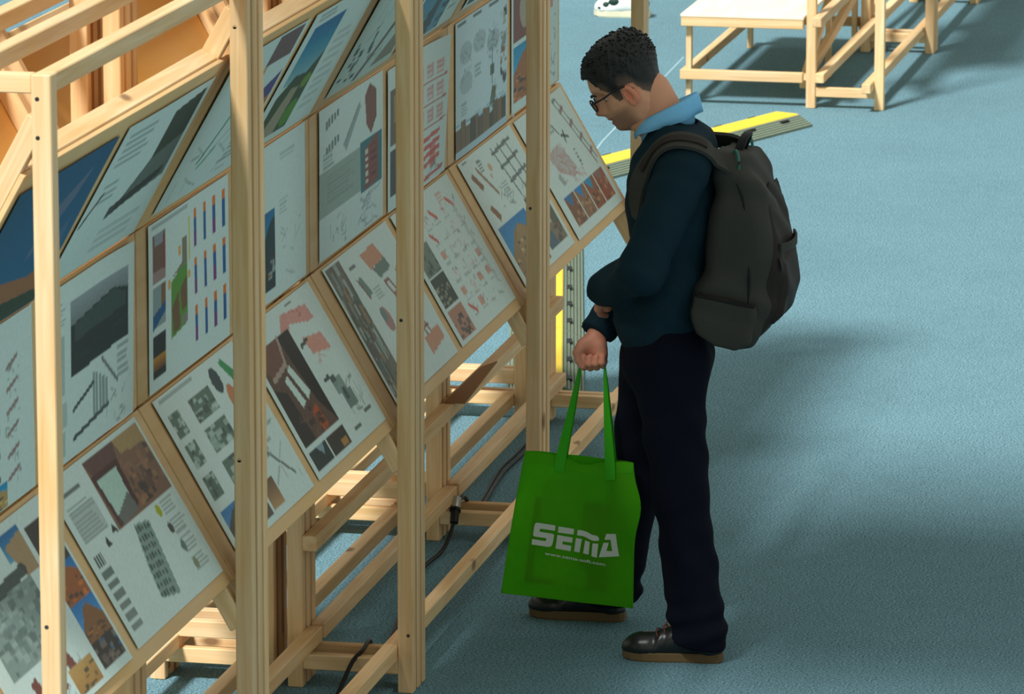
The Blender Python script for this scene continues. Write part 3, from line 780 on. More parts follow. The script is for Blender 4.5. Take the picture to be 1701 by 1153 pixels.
# ------------------------------------------------------------------ cable ramps
M['ramp_grey'] = plain('ramp_rubber', rgb(116, 128, 110), rough=0.8, noise=0.18, scale=60)
M['ramp_yellow'] = plain('ramp_lid_yellow', rgb(245, 208, 62), rough=0.55, noise=0.05, scale=30)
def ramp(p0, p1, n, gap, labels, group):
    """p0, p1: near-left and far-left floor points of the run in stand coordinates; width goes to the right of travel"""
    a = Vector((p0[0], -p0[1], 0)); b = Vector((p1[0], -p1[1], 0))
    x = (b - a).normalized(); y = Vector((x.y, -x.x, 0))
    seg = ((b - a).length - gap * (n - 1)) / n
    W_, S, Hh = 0.262, 0.072, 0.046
    # ridged slope profile
    prof = []
    for i in range(6):
        t0, t1 = i / 6, (i + 0.62) / 6
        z0, z1 = 0.008 + (Hh - 0.008) * t0, 0.008 + (Hh - 0.008) * t1
        prof += [(S * t0, z0 + 0.003), (S * t1, z1 + 0.003), (S * t1 + 0.0005, z1 - 0.002), (S * (i + 1) / 6 - 0.0005, z1 + 0.001)]
    slope = [(0, 0)] + prof + [(S, Hh), (S, 0)]
    lid = [(S + .001, 0.004), (S + .001, Hh), (S + 0.006, Hh + 0.004), (W_ - S - 0.006, Hh + 0.004), (W_ - S - .001, Hh), (W_ - S - .001, 0.004)]
    other = [(W_ - q, z) for q, z in slope][::-1]
    for k in range(n):
        o0 = a + x * (k * (seg + gap))
        root = empty('cable_ramp', o0)
        tag(root, labels[k], 'cable ramp', group)
        for nm, pr, mt in (('slope', slope, 'ramp_grey'), ('slope', other, 'ramp_grey'), ('lid', lid, 'ramp_yellow')):
            m_ = len(pr); vv = []
            for q in (0.0, seg):
                vv += [o0 + x * q + y * s_ + Vector((0, 0, z_)) for s_, z_ in pr]
            ff = [(i, (i + 1) % m_, m_ + (i + 1) % m_, m_ + i) for i in range(m_)] + [tuple(range(m_))[::-1], tuple(range(m_, 2 * m_))]
            obj_world(nm, vv, ff, M[mt], root)
        for q in (0.18, 0.5, 0.82):
            for s_ in (0.05, W_ - 0.05):
                c = o0 + x * (q * seg) + y * s_ + Vector((0, 0, 0.037))
                lath('grip_slot', c - x * 0.03, c + x * 0.03, 0.020, 0.012, M['black_rubber'], root, side=tuple(y))
        for e in ([0.0] if k == 0 else []) + ([seg] if k == n - 1 else []):
            c = o0 + x * e + y * (W_ / 2) + Vector((0, 0, 0.02))
            sgn = -1 if e == 0 else 1
            lath('connector', c - y * 0.05, c + y * 0.05, 0.012, 0.03, M['black_rubber'], root, side=tuple(x))
ramp((5.32, -0.519), (8.15, -1.085), 3, 0.012, [
    'grooved rubber cable ramp with yellow lid at the end of the display stand',
    'grooved cable ramp second along the run behind the display stand',
    'grooved cable ramp last of the run behind the display stand'], 'cable ramps in a run behind the stand')
ramp((9.51, -1.265), (11.10, -0.607), 2, 0.012, [
    'black and yellow cable ramp lying across the open carpet behind the man',
    'black and yellow cable ramp ending at the foot of the far stand'], 'cable ramps across the carpet')

# ------------------------------------------------------------------ cables on the floor
M['cable'] = plain('cable_black', rgb(26, 28, 28), rough=0.45)
M['clear_plug'] = plain('plug_chrome', rgb(190, 196, 196), rough=0.15, metal=0.6)
def cable(pts, r, label):
    path = smooth_path([tuple(P(*q)) for q in pts], 8)
    v, f = tube_mesh(path, r, 8)
    o = obj_world('power_cable', v, f, M['cable'], None, True)
    return tag(o, label, 'cable', 'black cables under the stand')
c1 = cable([(0.9, -0.16, .006), (1.3, -0.17, .006), (1.55, -0.185, .006), (1.66, -0.165, .08), (1.72, -0.148, .103), (1.83, -0.155, .10), (1.93, -0.17, .03), (2.12, -0.18, .006), (2.3, -0.197, .006),
            (2.74, -0.254, .006), (3.02, -0.275, .006), (3.22, -0.262, .012), (3.32, -0.253, .07), (3.38, -0.256, .115)], 0.006, 'black power cable snaking over the crossbar beneath the poster boards')
c2 = cable([(3.385, -0.256, .115), (3.45, -0.25, .118), (3.56, -0.255, .06), (3.70, -0.262, .008), (3.83, -0.272, .006), (4.24, -0.300, .006), (4.52, -0.295, .006), (4.92, -0.305, .006), (5.12, -0.32, .006), (5.35, -0.38, .006)], 0.006,
           'black power cable running from the plug towards the cable ramp')
c3 = cable([(3.72, -0.276, .007), (3.95, -0.292, .007), (4.28, -0.318, .007), (4.55, -0.313, .007), (4.95, -0.322, .007), (5.3, -0.40, .007)], 0.004, 'thinner black cable lying beside the power cable')
plug = empty('cable_plug', P(3.33, -0.255, 0.10))
tag(plug, 'shiny cable plug hanging over the low crossbar', 'plug')
for nm, a, b, r, mt in (('sleeve', (3.318, -.252, .068), (3.345, -.254, .102), .013, 'cable'), ('plug_body', (3.345, -.254, .102), (3.375, -.256, .130), .015, 'clear_plug'), ('collar', (3.342, -.2535, .098), (3.348, -.2542, .104), .017, 'cable')):
    v, f = tube_mesh([P(*a), P(*b)], r, 14)
    obj_world(nm, v, f, M[mt], plug)

# ------------------------------------------------------------------ loose board on the shelf rail
M['card'] = plain('brown_card', rgb(150, 108, 66), rough=0.7, noise=0.08, scale=20)
q = [(3.372, -0.292), (3.368, -0.229), (3.969, -0.259), (3.873, -0.290)]
vv = [P(u, f, 0.4205) for u, f in q] + [P(u, f, 0.4255) for u, f in q]
tag(obj_world('offcut_board', vv, [(0, 1, 2, 3)[::-1], (4, 5, 6, 7), (0, 1, 5, 4), (1, 2, 6, 5), (2, 3, 7, 6), (3, 0, 4, 7)], M['card']),
    'thin brown offcut board lying on the shelf rail under the posters', 'board')

# ------------------------------------------------------------------ white line on the carpet
M['chalk'] = plain('white_tape', rgb(150, 182, 190), rough=0.8, noise=0.25, scale=8)
ln_ = [P(12.83, -1.26, 0.0008), P(11.6, -1.222, 0.0008), P(10.44, -1.185, 0.0008), P(9.45, -1.115, 0.0008)]
vv, ff = [], []
for i, p_ in enumerate(ln_):
    vv += [p_ + Vector((0, 0.004, 0)), p_ - Vector((0, 0.004, 0))]
    if i: ff.append((2 * i - 2, 2 * i - 1, 2 * i + 1, 2 * i))
tag(obj_world('tape_line', vv, ff, M['chalk']), 'thin faded white tape line on the carpet by the low table', 'tape')

# ------------------------------------------------------------------ smooth solids: distance fields turned into meshes
class Field:
    def __init__(s, lo, hi, h):
        s.lo = np.array(lo, float); s.h = h
        n = np.ceil((np.array(hi) - s.lo) / h).astype(int) + 1
        ax = [s.lo[i] + h * np.arange(n[i]) for i in range(3)]
        s.X, s.Y, s.Z = np.meshgrid(*ax, indexing='ij', sparse=True)
        s.X = s.X.astype(np.float32); s.Y = s.Y.astype(np.float32); s.Z = s.Z.astype(np.float32)
        s.f = np.full(tuple(n), 1.0, np.float32)
    def cap(s, a, b, ra, rb, sx=1.0):
        """tapered capsule; sx widens it along X"""
        a = np.array(a, float); b = np.array(b, float); d = b - a
        qx, qy, qz = s.X - a[0], s.Y - a[1], s.Z - a[2]
        t = np.clip((qx * d[0] + qy * d[1] + qz * d[2]) / (d @ d + 1e-12), 0, 1)
        r = ra + (rb - ra) * t
        return np.sqrt(((qx - t * d[0]) / sx) ** 2 + (qy - t * d[1]) ** 2 + (qz - t * d[2]) ** 2) - r
    def ell(s, c, r, rot=0.0):
        """ellipsoid, rot turns it about X"""
        qx, qy, qz = s.X - c[0], s.Y - c[1], s.Z - c[2]
        if rot:
            cs, sn = math.cos(rot), math.sin(rot)
            qy, qz = qy * cs + qz * sn, -qy * sn + qz * cs
        k0 = np.sqrt((qx / r[0]) ** 2 + (qy / r[1]) ** 2 + (qz / r[2]) ** 2)
        k1 = np.sqrt((qx / r[0] ** 2) ** 2 + (qy / r[1] ** 2) ** 2 + (qz / r[2] ** 2) ** 2)
        return k0 * (k0 - 1) / (k1 + 1e-9)
    def poly(s, pts, x0, x1, rnd):
        """closed outline in (y, z) extruded along X between x0 and x1 with rounded edges"""
        y, z = s.Y[0], s.Z[0]
        y, z = np.broadcast_arrays(y, z)
        d = np.full(y.shape, 1e9); sg = np.ones(y.shape)
        n = len(pts)
        for i in range(n):
            a = np.array(pts[i]); b = np.array(pts[i - 1]); e = b - a
            wy, wz = y - a[0], z - a[1]
            t = np.clip((wy * e[0] + wz * e[1]) / (e @ e), 0, 1)
            d = np.minimum(d, (wy - e[0] * t) ** 2 + (wz - e[1] * t) ** 2)
            c1 = z >= a[1]; c2 = z < b[1]; c3 = e[0] * wz > e[1] * wy
            sg = np.where((c1 & c2 & c3) | (~c1 & ~c2 & ~c3), -sg, sg)
        d2 = (np.sqrt(d) * sg + rnd)[None]
        dx = np.abs(s.X - (x0 + x1) / 2) - (x1 - x0) / 2 + rnd
        return np.minimum(np.maximum(d2, dx), 0) + np.sqrt(np.maximum(d2, 0) ** 2 + np.maximum(dx, 0) ** 2) - rnd
    def add(s, d, k=0.0):
        d = d.astype(np.float32)
        if k <= 0: s.f = np.minimum(s.f, d)
        else:
            h = np.clip(0.5 + 0.5 * (s.f - d) / k, 0, 1)
            s.f = s.f * (1 - h) + d * h - k * h * (1 - h)
        return s
    def cut(s, d, k=0.0):
        d = d.astype(np.float32)
        if k <= 0: s.f = np.maximum(s.f, -d)
        else:
            h = np.clip(0.5 - 0.5 * (s.f + d) / k, 0, 1)
            s.f = s.f * (1 - h) + (-d) * h + k * h * (1 - h)
        return s
    def mesh(s):
        f = s.f; ins = f < 0
        nx, ny, nz = f.shape
        c = np.zeros((nx - 1, ny - 1, nz - 1), np.int8)
        for i in (0, 1):
            for j in (0, 1):
                for k in (0, 1): c += ins[i:nx - 1 + i, j:ny - 1 + j, k:nz - 1 + k]
        act = np.argwhere((c > 0) & (c < 8))
        idx = -np.ones(c.shape, np.int64); idx[tuple(act.T)] = np.arange(len(act))
        acc = np.zeros((len(act), 3)); cnt = np.zeros(len(act))
        cor = [(i, j, k) for i in (0, 1) for j in (0, 1) for k in (0, 1)]
        for p in cor:
            for ax in range(3):
                if p[ax]: continue
                q = list(p); q[ax] = 1
                fa = f[act[:, 0] + p[0], act[:, 1] + p[1], act[:, 2] + p[2]]; fb = f[act[:, 0] + q[0], act[:, 1] + q[1], act[:, 2] + q[2]]
                m = (fa < 0) != (fb < 0)
                t = fa[m] / (fa[m] - fb[m])
                pos = np.tile(np.array(p, float), (m.sum(), 1)); pos[:, ax] += t
                acc[m] += pos; cnt[m] += 1
        v = (act + acc / cnt[:, None]) * s.h + s.lo
        faces = []
        for ax in range(3):
            o = [(1, 2), (2, 0), (0, 1)][ax]
            sl0 = [slice(None)] * 3; sl1 = [slice(None)] * 3
            sl0[ax] = slice(0, -1); sl1[ax] = slice(1, None)
            a, b = ins[tuple(sl0)], ins[tuple(sl1)]
            e = np.argwhere(a != b)
            ok = (e[:, o[0]] > 0) & (e[:, o[1]] > 0) & (e[:, o[0]] < c.shape[o[0]]) & (e[:, o[1]] < c.shape[o[1]])
            e = e[ok]
            fl = a[tuple(e.T)]
            def g(d0, d1):
                q = e.copy(); q[:, o[0]] -= d0; q[:, o[1]] -= d1
                return idx[tuple(q.T)]
            quad = np.stack([g(1, 1), g(0, 1), g(0, 0), g(1, 0)], -1)
            quad[~fl] = quad[~fl][:, ::-1]
            faces.append(quad)
        return v, np.concatenate(faces)

def relax(v, f, it=2, lam=0.5):
    """a few rounds of smoothing"""
    n = len(v)
    e = np.concatenate([f[:, [0, 1]], f[:, [1, 2]], f[:, [2, 3]], f[:, [3, 0]]])
    deg = np.bincount(e.ravel(), minlength=n).astype(float)
    for _ in range(it):
        s_ = np.zeros_like(v)
        for k in range(3):
            s_[:, k] = np.bincount(e[:, 0], v[e[:, 1], k], n) + np.bincount(e[:, 1], v[e[:, 0], k], n)
        v = v + lam * (s_ / np.maximum(deg, 1)[:, None] - v)
    return v

def solid(name, v, f, mat, parent=None):
    c = v.mean(0)
    me = grid_mesh(v - c, np.asarray(f), name)
    o = link(name, me, mat, parent)
    o.location = Vector(c) - parent_world(parent)
    return o

def fold(F_, amp, k, ph=0.0, dirs=((0.3, 1, 0.6), (0.8, -0.4, 1.0))):
    w = 0
    for i, d in enumerate(dirs):
        w = w + np.sin((F_.X * d[0] + F_.Y * d[1] + F_.Z * d[2]) * k * (1 + .37 * i) + ph + 1.7 * i + 1.5 * np.sin(F_.Z * 17 + F_.X * 9 + i))
    return (amp * w / len(dirs)).astype(np.float32)

# ------------------------------------------------------------------ the man: joints (world, he faces +Y, his right side is +X)
Jn = dict(
    pel=(2.36, -.557, .85), chest=(2.36, -.592, 1.19), neck=(2.36, -.572, 1.42), 
    lsh=(2.185, -.640, 1.368), lel=(2.09, -.540, 1.098), lwr=(2.29, -.392, 1.000),
    rsh=(2.545, -.560, 1.350), rel=(2.580, -.470, 1.030), rwr=(2.425, -.352, .850),
    lhip=(2.285, -.578, .84), lkn=(2.225, -.628, .45), lan=(2.175, -.688, .10),
    rhip=(2.435, -.522, .84), rkn=(2.500, -.455, .43), ran=(2.555, -.375, .10))
J = {k: np.array(v) for k, v in Jn.items()}

man = empty('person', (2.36, -.55, 0))
tag(man, 'standing man in dark navy sweater and trousers, head bowed, holding a green bag', 'person')

M['sweater'] = plain('navy_knit', rgb(18, 43, 53), rough=0.85, spec=0.15, noise=0.22, scale=300, bump=0.0007)
M['trousers'] = plain('navy_trouser_cloth', rgb(15, 18, 30), rough=0.9, spec=0.08, noise=0.12, scale=200)
M['shirt'] = plain('light_blue_cotton', rgb(128, 198, 243), rough=0.8, spec=0.15, noise=0.06, scale=120)
M['hair'] = plain('black_hair', rgb(26, 28, 27), rough=0.55, spec=0.35, noise=0.5, scale=160, bump=0.002)

def hair_fade():
    m, nt, b = new_mat('black_hair_fading_to_stubble')
    at = N(nt, 'ShaderNodeAttribute', attribute_name='fade'); tc = N(nt, 'ShaderNodeTexCoord'); nz = N(nt, 'ShaderNodeTexNoise')
    nz.inputs['Scale'].default_value = 260; nz.inputs['Detail'].default_value = 5
    nt.links.new(tc.outputs['Object'], nz.inputs['Vector'])
    mr = N(nt, 'ShaderNodeMapRange'); mr.inputs['To Min'].default_value = 0.35; mr.inputs['To Max'].default_value = 1.55
    nt.links.new(nz.outputs['Fac'], mr.inputs['Value'])
    vm = N(nt, 'ShaderNodeVectorMath', operation='SCALE'); nt.links.new(at.outputs['Color'], vm.inputs[0]); nt.links.new(mr.outputs[0], vm.inputs['Scale'])
    nt.links.new(vm.outputs[0], b.inputs['Base Color']); b.inputs['Roughness'].default_value = 0.55
    bp = N(nt, 'ShaderNodeBump'); bp.inputs['Distance'].default_value = 0.0015; nt.links.new(nz.outputs['Fac'], bp.inputs['Height']); nt.links.new(bp.outputs['Normal'], b.inputs['Normal'])
    return m
M['hair_fade'] = hair_fade()

def sweater(F_, g=0.0):
    F_.add(F_.ell((2.36, -.578, 1.255), (.195 - g, .128 - g, .20 - g)))
    F_.add(F_.cap((2.36, -.590, 1.30), (2.36, -.578, 1.00), .098 - g, .092 - g, 1.55), .06)
    F_.add(F_.cap((2.36, -.578, 1.02), (2.36, -.555, .885), .100 - g, .108 - g, 1.45), .06)
    F_.add(F_.ell((2.36, -.520, .94), (.15 - g, .105 - g, .12 - g)), .05)
    F_.add(F_.cap((2.23, -.625, 1.385), (2.50, -.575, 1.375), .068 - g, .066 - g), .05)          # shoulder line
    F_.add(F_.cap((2.36, -.600, 1.39), (2.36, -.578, 1.445), .082 - g, .060 - g, 1.15), .05)
    for s_ in 'lr':
        F_.add(F_.cap(J[s_ + 'sh'], J[s_ + 'el'], .073 - g, .064 - g), .035)
        F_.add(F_.cap(J[s_ + 'el'], J[s_ + 'wr'], .063 - g, .047 - g), .02)
    return F_

Fs = sweater(Field((1.98, -.80, .78), (2.70, -.28, 1.52), .0065))
# neck opening, sleeve ends and hem
Fs.cut(Fs.cap((2.36, -.575, 1.462), (2.36, -.50, 1.56), .060, .10, 1.05), .01)
Fs.cut(Fs.cap((2.36, -.585, 1.48), (2.36, -.62, 1.60), .055, .08, 1.1), .01)
for s_, k_ in (('l', .046), ('r', .046)):
    d_ = (J[s_ + 'wr'] - J[s_ + 'el']); d_ = d_ / np.linalg.norm(d_)
    Fs.cut((-(Fs.X - J[s_ + 'wr'][0]) * d_[0] - (Fs.Y - J[s_ + 'wr'][1]) * d_[1] - (Fs.Z - J[s_ + 'wr'][2]) * d_[2] + .002) + 0 * Fs.f + np.where((np.sqrt((Fs.X - J[s_ + 'wr'][0]) ** 2 + (Fs.Y - J[s_ + 'wr'][1]) ** 2 + (Fs.Z - J[s_ + 'wr'][2]) ** 2) < .085), 0, 9))
Fs.cut((Fs.Z - .826) + 0 * Fs.f)
Fs.f += fold(Fs, .0035, 46)
v, f = Fs.mesh(); v = relax(v, f, 2)
solid('sweater', v, f, M['sweater'], man)

def trousers(F_, g=0.0):
    F_.add(F_.cap((2.36, -.556, .90), (2.36, -.552, .80), .104 - g, .112 - g, 1.38))
    F_.add(F_.ell((2.36, -.582, .81), (.155 - g, .108 - g, .10 - g)), .04)
    F_.add(F_.cap(J['lhip'] + np.array((0, .0, -.03)), J['lkn'], .100 - g, .076 - g), .04)
    F_.add(F_.cap(J['rhip'] + np.array((0, .0, -.03)), J['rkn'], .098 - g, .074 - g), .04)
    F_.add(F_.cap(J['lkn'], J['lan'] + np.array((0, .0, -.04)), .075 - g, .079 - g), .03)
    F_.add(F_.cap(J['rkn'], J['ran'] + np.array((0, .0, -.04)), .073 - g, .072 - g), .03)
    return F_
Ft = trousers(Field((2.05, -.80, .03), (2.67, -.26, .96), .0068))
Ft.cut((Ft.Z - .052 - .06 * np.clip((Ft.Y + .66) / .1, -.3, 1)) * (Ft.X < 2.36) + (Ft.Z - .050) * (Ft.X >= 2.36) + 0 * Ft.f)
Ft.f += fold(Ft, .0045, 34, 2.0, ((0.2, 0.7, 1.3), (0.9, -0.8, 0.5)))
Ft.f += (.006 * np.sin(Ft.Z * 95 + Ft.Y * 22) * np.exp(-((Ft.Z - .10) / .07) ** 2)).astype(np.float32)
v, f = Ft.mesh(); v = relax(v, f, 2)
solid('trousers', v, f, M['trousers'], man)

# ------------------------------------------------------------------ head: rings along the head's own axis
TH = math.radians(33)
HO = np.array((2.36, -.437, 1.577))
def head_to_world(p):
    p = np.asarray(p, float)
    x, y, z = p[..., 0], p[..., 1], p[..., 2]
    cs, sn = math.cos(TH), math.sin(TH)
    return np.stack([HO[0] + x, HO[1] + y * cs + z * sn, HO[2] - y * sn + z * cs], -1)

zk  = [-.150, -.136, -.126, -.118, -.108, -.098, -.092, -.083, -.073, -.066, -.060, -.054, -.046, -.030, -.016, -.004, .008, .025, .045, .065, .085, .098, .106, .110]
mid = [.030,  .052,  .071,  .0865, .0915, .0910, .093,  .0905, .0985, .0995, .1050, .1165, .1215, .1105, .1020, .0990, .0990, .0965, .090, .078, .056, .034, .012, -.015]
chk = [.020,  .035,  .048,  .060,  .068,  .073,  .075,  .076,  .077,  .078,  .079,  .080,  .080,  .078,  .074,  .080,  .088,  .088, .082, .071, .051, .030, .010, -.016]
bck = [-.060, -.062, -.064, -.066, -.068, -.070, -.071, -.073, -.076, -.078, -.080, -.082, -.085, -.091, -.096, -.100, -.103, -.106, -.105, -.098, -.086, -.072, -.058, -.030]
wid = [.040,  .046,  .050,  .054,  .058,  .061,  .063,  .065,  .067,  .068,  .069,  .070,  .071,  .073,  .0745, .0755, .0762, .0765, .0745, .069, .058, .046, .032, .006]
sig = [.030,  .028,  .026,  .024,  .022,  .022,  .022,  .022,  .022,  .016,  .014,  .0135, .012,  .0085, .0085, .018, .030, .040, .040, .040, .040, .040, .040, .040]
def head_rings(nz=74, nt=72, grow=lambda th, z: 0.0):
    zz = np.linspace(zk[0], zk[-1], nz)
    ip = lambda a: np.interp(zz, zk, a)
    def sm(a):
        b = a.copy(); b[1:-1] = (a[:-2] + 2 * a[1:-1] + a[2:]) / 4; return b
    m_, c_, b_, w_, s_ = ip(mid), sm(sm(ip(chk))), sm(sm(ip(bck))), sm(sm(ip(wid))), sm(ip(sig))
    m_ = sm(m_)
    th = np.linspace(0, 2 * np.pi, nt, endpoint=False)
    out = np.zeros((nz, nt, 3))
    for i, z in enumerate(zz):
        yc = (c_[i] * .25 + b_[i] * .75 + (c_[i] + b_[i]) / 2) / 2
        ex = 2.25
        ct, st = np.cos(th), np.sin(th)
        x = w_[i] * np.sign(st) * np.abs(st) ** (2 / ex)
        yf = yc + (c_[i] - yc) * np.sign(ct) * np.abs(ct) ** (2 / ex)
        yb = yc + (yc - b_[i]) * np.sign(ct) * np.abs(ct) ** (2 / ex)
        y = np.where(ct >= 0, yf, yb)
        y = np.where(ct > 0, y + (m_[i] - c_[i]) * np.exp(-(x / s_[i]) ** 2), y)
        # eye sockets and mouth line
        y = y - np.where(ct > 0, .009 * np.exp(-((np.abs(x) - .031) / .015) ** 2 - ((z + .017) / .011) ** 2), 0)
        y = y - np.where(ct > 0, .0018 * np.exp(-((z + .083) / .0025) ** 2 - (x / .02) ** 4), 0)
        y = y + np.where(ct > 0, .003 * np.exp(-((z + .076) / .004) ** 2 - (x / .018) ** 4) + .003 * np.exp(-((z + .090) / .004) ** 2 - (x / .016) ** 4), 0)
        g = grow(th, z)
        r = np.stack([x, y - yc, 0 * x], -1); ln2 = np.linalg.norm(r, axis=-1, keepdims=True) + 1e-9
        p = np.stack([x, y, np.full_like(x, z)], -1) + r / ln2 * np.asarray(g).reshape(-1, 1) if np.ndim(g) else np.stack([x, y, np.full_like(x, z)], -1) + r / ln2 * g
        out[i] = p
    return zz, out
zz, HR = head_rings()
nz_, nt_ = HR.shape[:2]
def ring_faces(nz, nt, off=0):
    i = np.arange(nz - 1)[:, None]; j = np.arange(nt)[None]
    a = i * nt + j; b = i * nt + (j + 1) % nt
    return (np.stack([a, a + nt, b + nt, b], -1).reshape(-1, 4)) + off
hv = HR.reshape(-1, 3); hf = ring_faces(nz_, nt_)
# cap on the crown
top = np.array([[0, HR[-1, :, 1].mean(), zz[-1] + .002]])
hv = np.concatenate([hv, top]); ti = len(hv) - 1
tops = np.array([[(nz_ - 1) * nt_ + j, ti, ti, (nz_ - 1) * nt_ + (j + 1) % nt_] for j in range(nt_)])

def skin_colour(p):
    """own colouring of the skin: lips, stubble, ears' tone, brows; p in head coordinates"""
    x, y, z = p[:, 0], p[:, 1], p[:, 2]
    base = np.tile(np.array([236, 172, 136.]), (len(p), 1))
    n = np.sin(x * 190) * np.sin(y * 170 + 1) * np.sin(z * 180 + 2)
    base = base * (1 + .035 * n[:, None])
    beard = np.clip((-.058 - z) / .02, 0, 1) * np.clip((y - .0) / .03, 0, 1) * np.clip((z + .15) / .02, 0, 1)
    beard = np.maximum(beard * .55, .3 * np.exp(-((z + .066) / .006) ** 2) * (y > .085))
    base = base * (1 - beard[:, None]) + np.array([112, 84, 70.]) * beard[:, None]
    lip = np.exp(-((z + .083) / .0085) ** 4 - (x / .023) ** 4) * (y > .08)
    base = base * (1 - .8 * lip[:, None]) + np.array([168, 92, 82.]) * .8 * lip[:, None]
    nose = np.exp(-((z + .050) / .02) ** 2 - (x / .018) ** 2) * (y > .09)
    base = base * (1 - .35 * nose[:, None]) + np.array([206, 118, 98.]) * .35 * nose[:, None]
    return base

def skin_mat():
    m, nt, b = new_mat('skin')
    at = N(nt, 'ShaderNodeAttribute', attribute_name='skin')
    nt.links.new(at.outputs['Color'], b.inputs['Base Color'])
    b.inputs['Roughness'].default_value = 0.5
    b.inputs['Specular IOR Level'].default_value = 0.3
    b.inputs['Subsurface Weight'].default_value = 0.06
    b.inputs['Subsurface Radius'].default_value = (.01, .004, .002)
    return m
M['skin'] = skin_mat()

BV, BF, BC = [], [], []          # the one body mesh is collected here
def body_add(v, f, c):
    off = sum(len(q) for q in BV)
    BV.append(np.asarray(v, float)); BF.append(np.asarray(f) + off); BC.append(np.asarray(c, float))
body_add(head_to_world(hv), np.concatenate([hf, tops]), skin_colour(hv))
FLESH = np.array([226, 162, 128.])

# neck, trunk and limbs under the clothes
Fb = Field((1.98, -.82, .03), (2.70, -.26, 1.62), .013)
sweater(Fb, .022); Fb.f = np.minimum(Fb.f, trousers(Field((1.98, -.82, .03), (2.70, -.26, 1.62), .013), .022).f)
Fb.cut((Fb.Z - .07) + 0 * Fb.f)
Fb.add(Fb.cap((2.36, -.585, 1.40), (2.36, -.505, 1.545), .058, .056), .03)
v, f = Fb.mesh(); v = relax(v, f, 2)
body_add(v, f, np.tile(FLESH, (len(v), 1)))
Fn = Field((2.26, -.70, 1.36), (2.46, -.38, 1.62), .0045)
Fn.add(Fn.cap((2.36, -.592, 1.40), (2.36, -.512, 1.540), .060, .058)); Fn.add(Fn.cap((2.36, -.56, 1.42), (2.36, -.455, 1.495), .046, .044), .03)
Fn.cut((Fn.Z - 1.375) + 0 * Fn.f)
v, f = Fn.mesh(); v = relax(v, f, 1)
body_add(v, f, np.tile(FLESH * .97, (len(v), 1)))

# ears
for sx in (-1, 1):
    Fe = Field((-.022, -.045, -.085), (.022, .025, -.012), .0018)
    c0 = (0, -.012, -.046)
    Fe.add(Fe.ell(c0, (.0075, .0185, .031), -.25))
    Fe.cut(Fe.ell((.008 * 1, -.006, -.044), (.010, .0105, .020), -.25), .003)
    Fe.add(Fe.cap((.004, .002, -.038), (.004, .004, -.052), .0045, .004), .003)
    Fe.add(Fe.cap((.0, -.002, -.066), (.001, -.006, -.073), .007, .0055), .006)
    v, f = Fe.mesh(); v = relax(v, f, 1)
    v[:, 0] = v[:, 0] + .006 + (-(v[:, 1] + .012)) * .35
    v[:, 0] = sx * (v[:, 0] + .0745)
    if sx < 0: f = f[:, ::-1]
    cc = np.tile(np.array([230, 148, 118.]), (len(v), 1)); 
    body_add(head_to_world(v), f, cc)

# ------------------------------------------------------------------ hands
def hand(F_, wr, palm, fingers, thumb):
    F_.add(F_.cap(wr[0], wr[1], .0265, .025, .85))
    for a, b, ra, rb in palm: F_.add(F_.cap(a, b, ra, rb), .014)
    v_all = None
    for ch in fingers + [thumb]:
        for i in range(len(ch) - 1):
            (a, ra), (b, rb) = ch[i], ch[i + 1]
            F_.add(F_.cap(a, b, ra, rb), .0028 if i else .007)
# right hand: closed round the bag handles, knuckles down, fingertips curling up towards his palm
Fr = Field((2.33, -.415, .725), (2.485, -.275, .90), .0021)
fing = []
for i in range(4):
    y = -.322 - i * .0178 ; zb = .762 + (.0, -.001, .001, .006)[i]
    sc = (1.0, 1.03, .98, .86)[i]; r = (.0096, .0098, .0094, .0084)[i]
    fing.append([((2.424, y + .002, zb + .043), r * 1.15), ((2.418, y, zb + .004), r * 1.08), ((2.395, y - .001, zb - .002), r * 1.02), ((2.379, y - .002, zb + .012 * sc), r), ((2.382, y - .003, zb + .030 * sc), r * .9)])
thumb = [((2.398, -.318, .826), .0150), ((2.384, -.305, .802), .0125), ((2.376, -.312, .781), .0108), ((2.374, -.323, .766), .0095)]
hand(Fr, (J['rwr'] + np.array((.012, -.010, .028)), (2.416, -.348, .826)),
     [((2.418, -.350, .836), (2.416, -.334, .800), .024, .022), ((2.418, -.350, .836), (2.416, -.362, .796), .024, .021), ((2.402, -.368, .822), (2.400, -.372, .798), .017, .016), ((2.404, -.330, .828), (2.392, -.316, .812), .018, .015)], fing, thumb)
v, f = Fr.mesh(); v = relax(v, f, 1, .4)
body_add(v, f, np.tile(np.array([214, 142, 114.]), (len(v), 1)))
# left hand: gripping the other forearm, half hidden by its cuff
Fl = Field((2.24, -.46, .90), (2.47, -.30, 1.06), .0026)
fing = []
for i in range(4):
    a = np.array((2.345, -.362 - .012 * i, .990 - .017 * i)); r = .0095 - .0004 * i
    fing.append([(a, r * 1.1), (a + np.array((.040, .010, .004)), r * 1.05), (a + np.array((.068, -.006, .004)), r), (a + np.array((.082, -.030, .002)), r * .9)])
thumb = [((2.315, -.385, .965), .0135), ((2.328, -.375, .940), .0115), ((2.352, -.378, .922), .010), ((2.372, -.388, .914), .009)]
hand(Fl, (J['lwr'] - (J['lwr'] - J['lel']) * .12, (2.318, -.378, .985)), [((2.315, -.380, .988), (2.345, -.366, .982), .022, .018), ((2.315, -.385, .978), (2.345, -.396, .946), .021, .017)], fing, thumb)
v, f = Fl.mesh(); v = relax(v, f, 1, .4)
body_add(v, f, np.tile(np.array([214, 142, 114.]), (len(v), 1)))

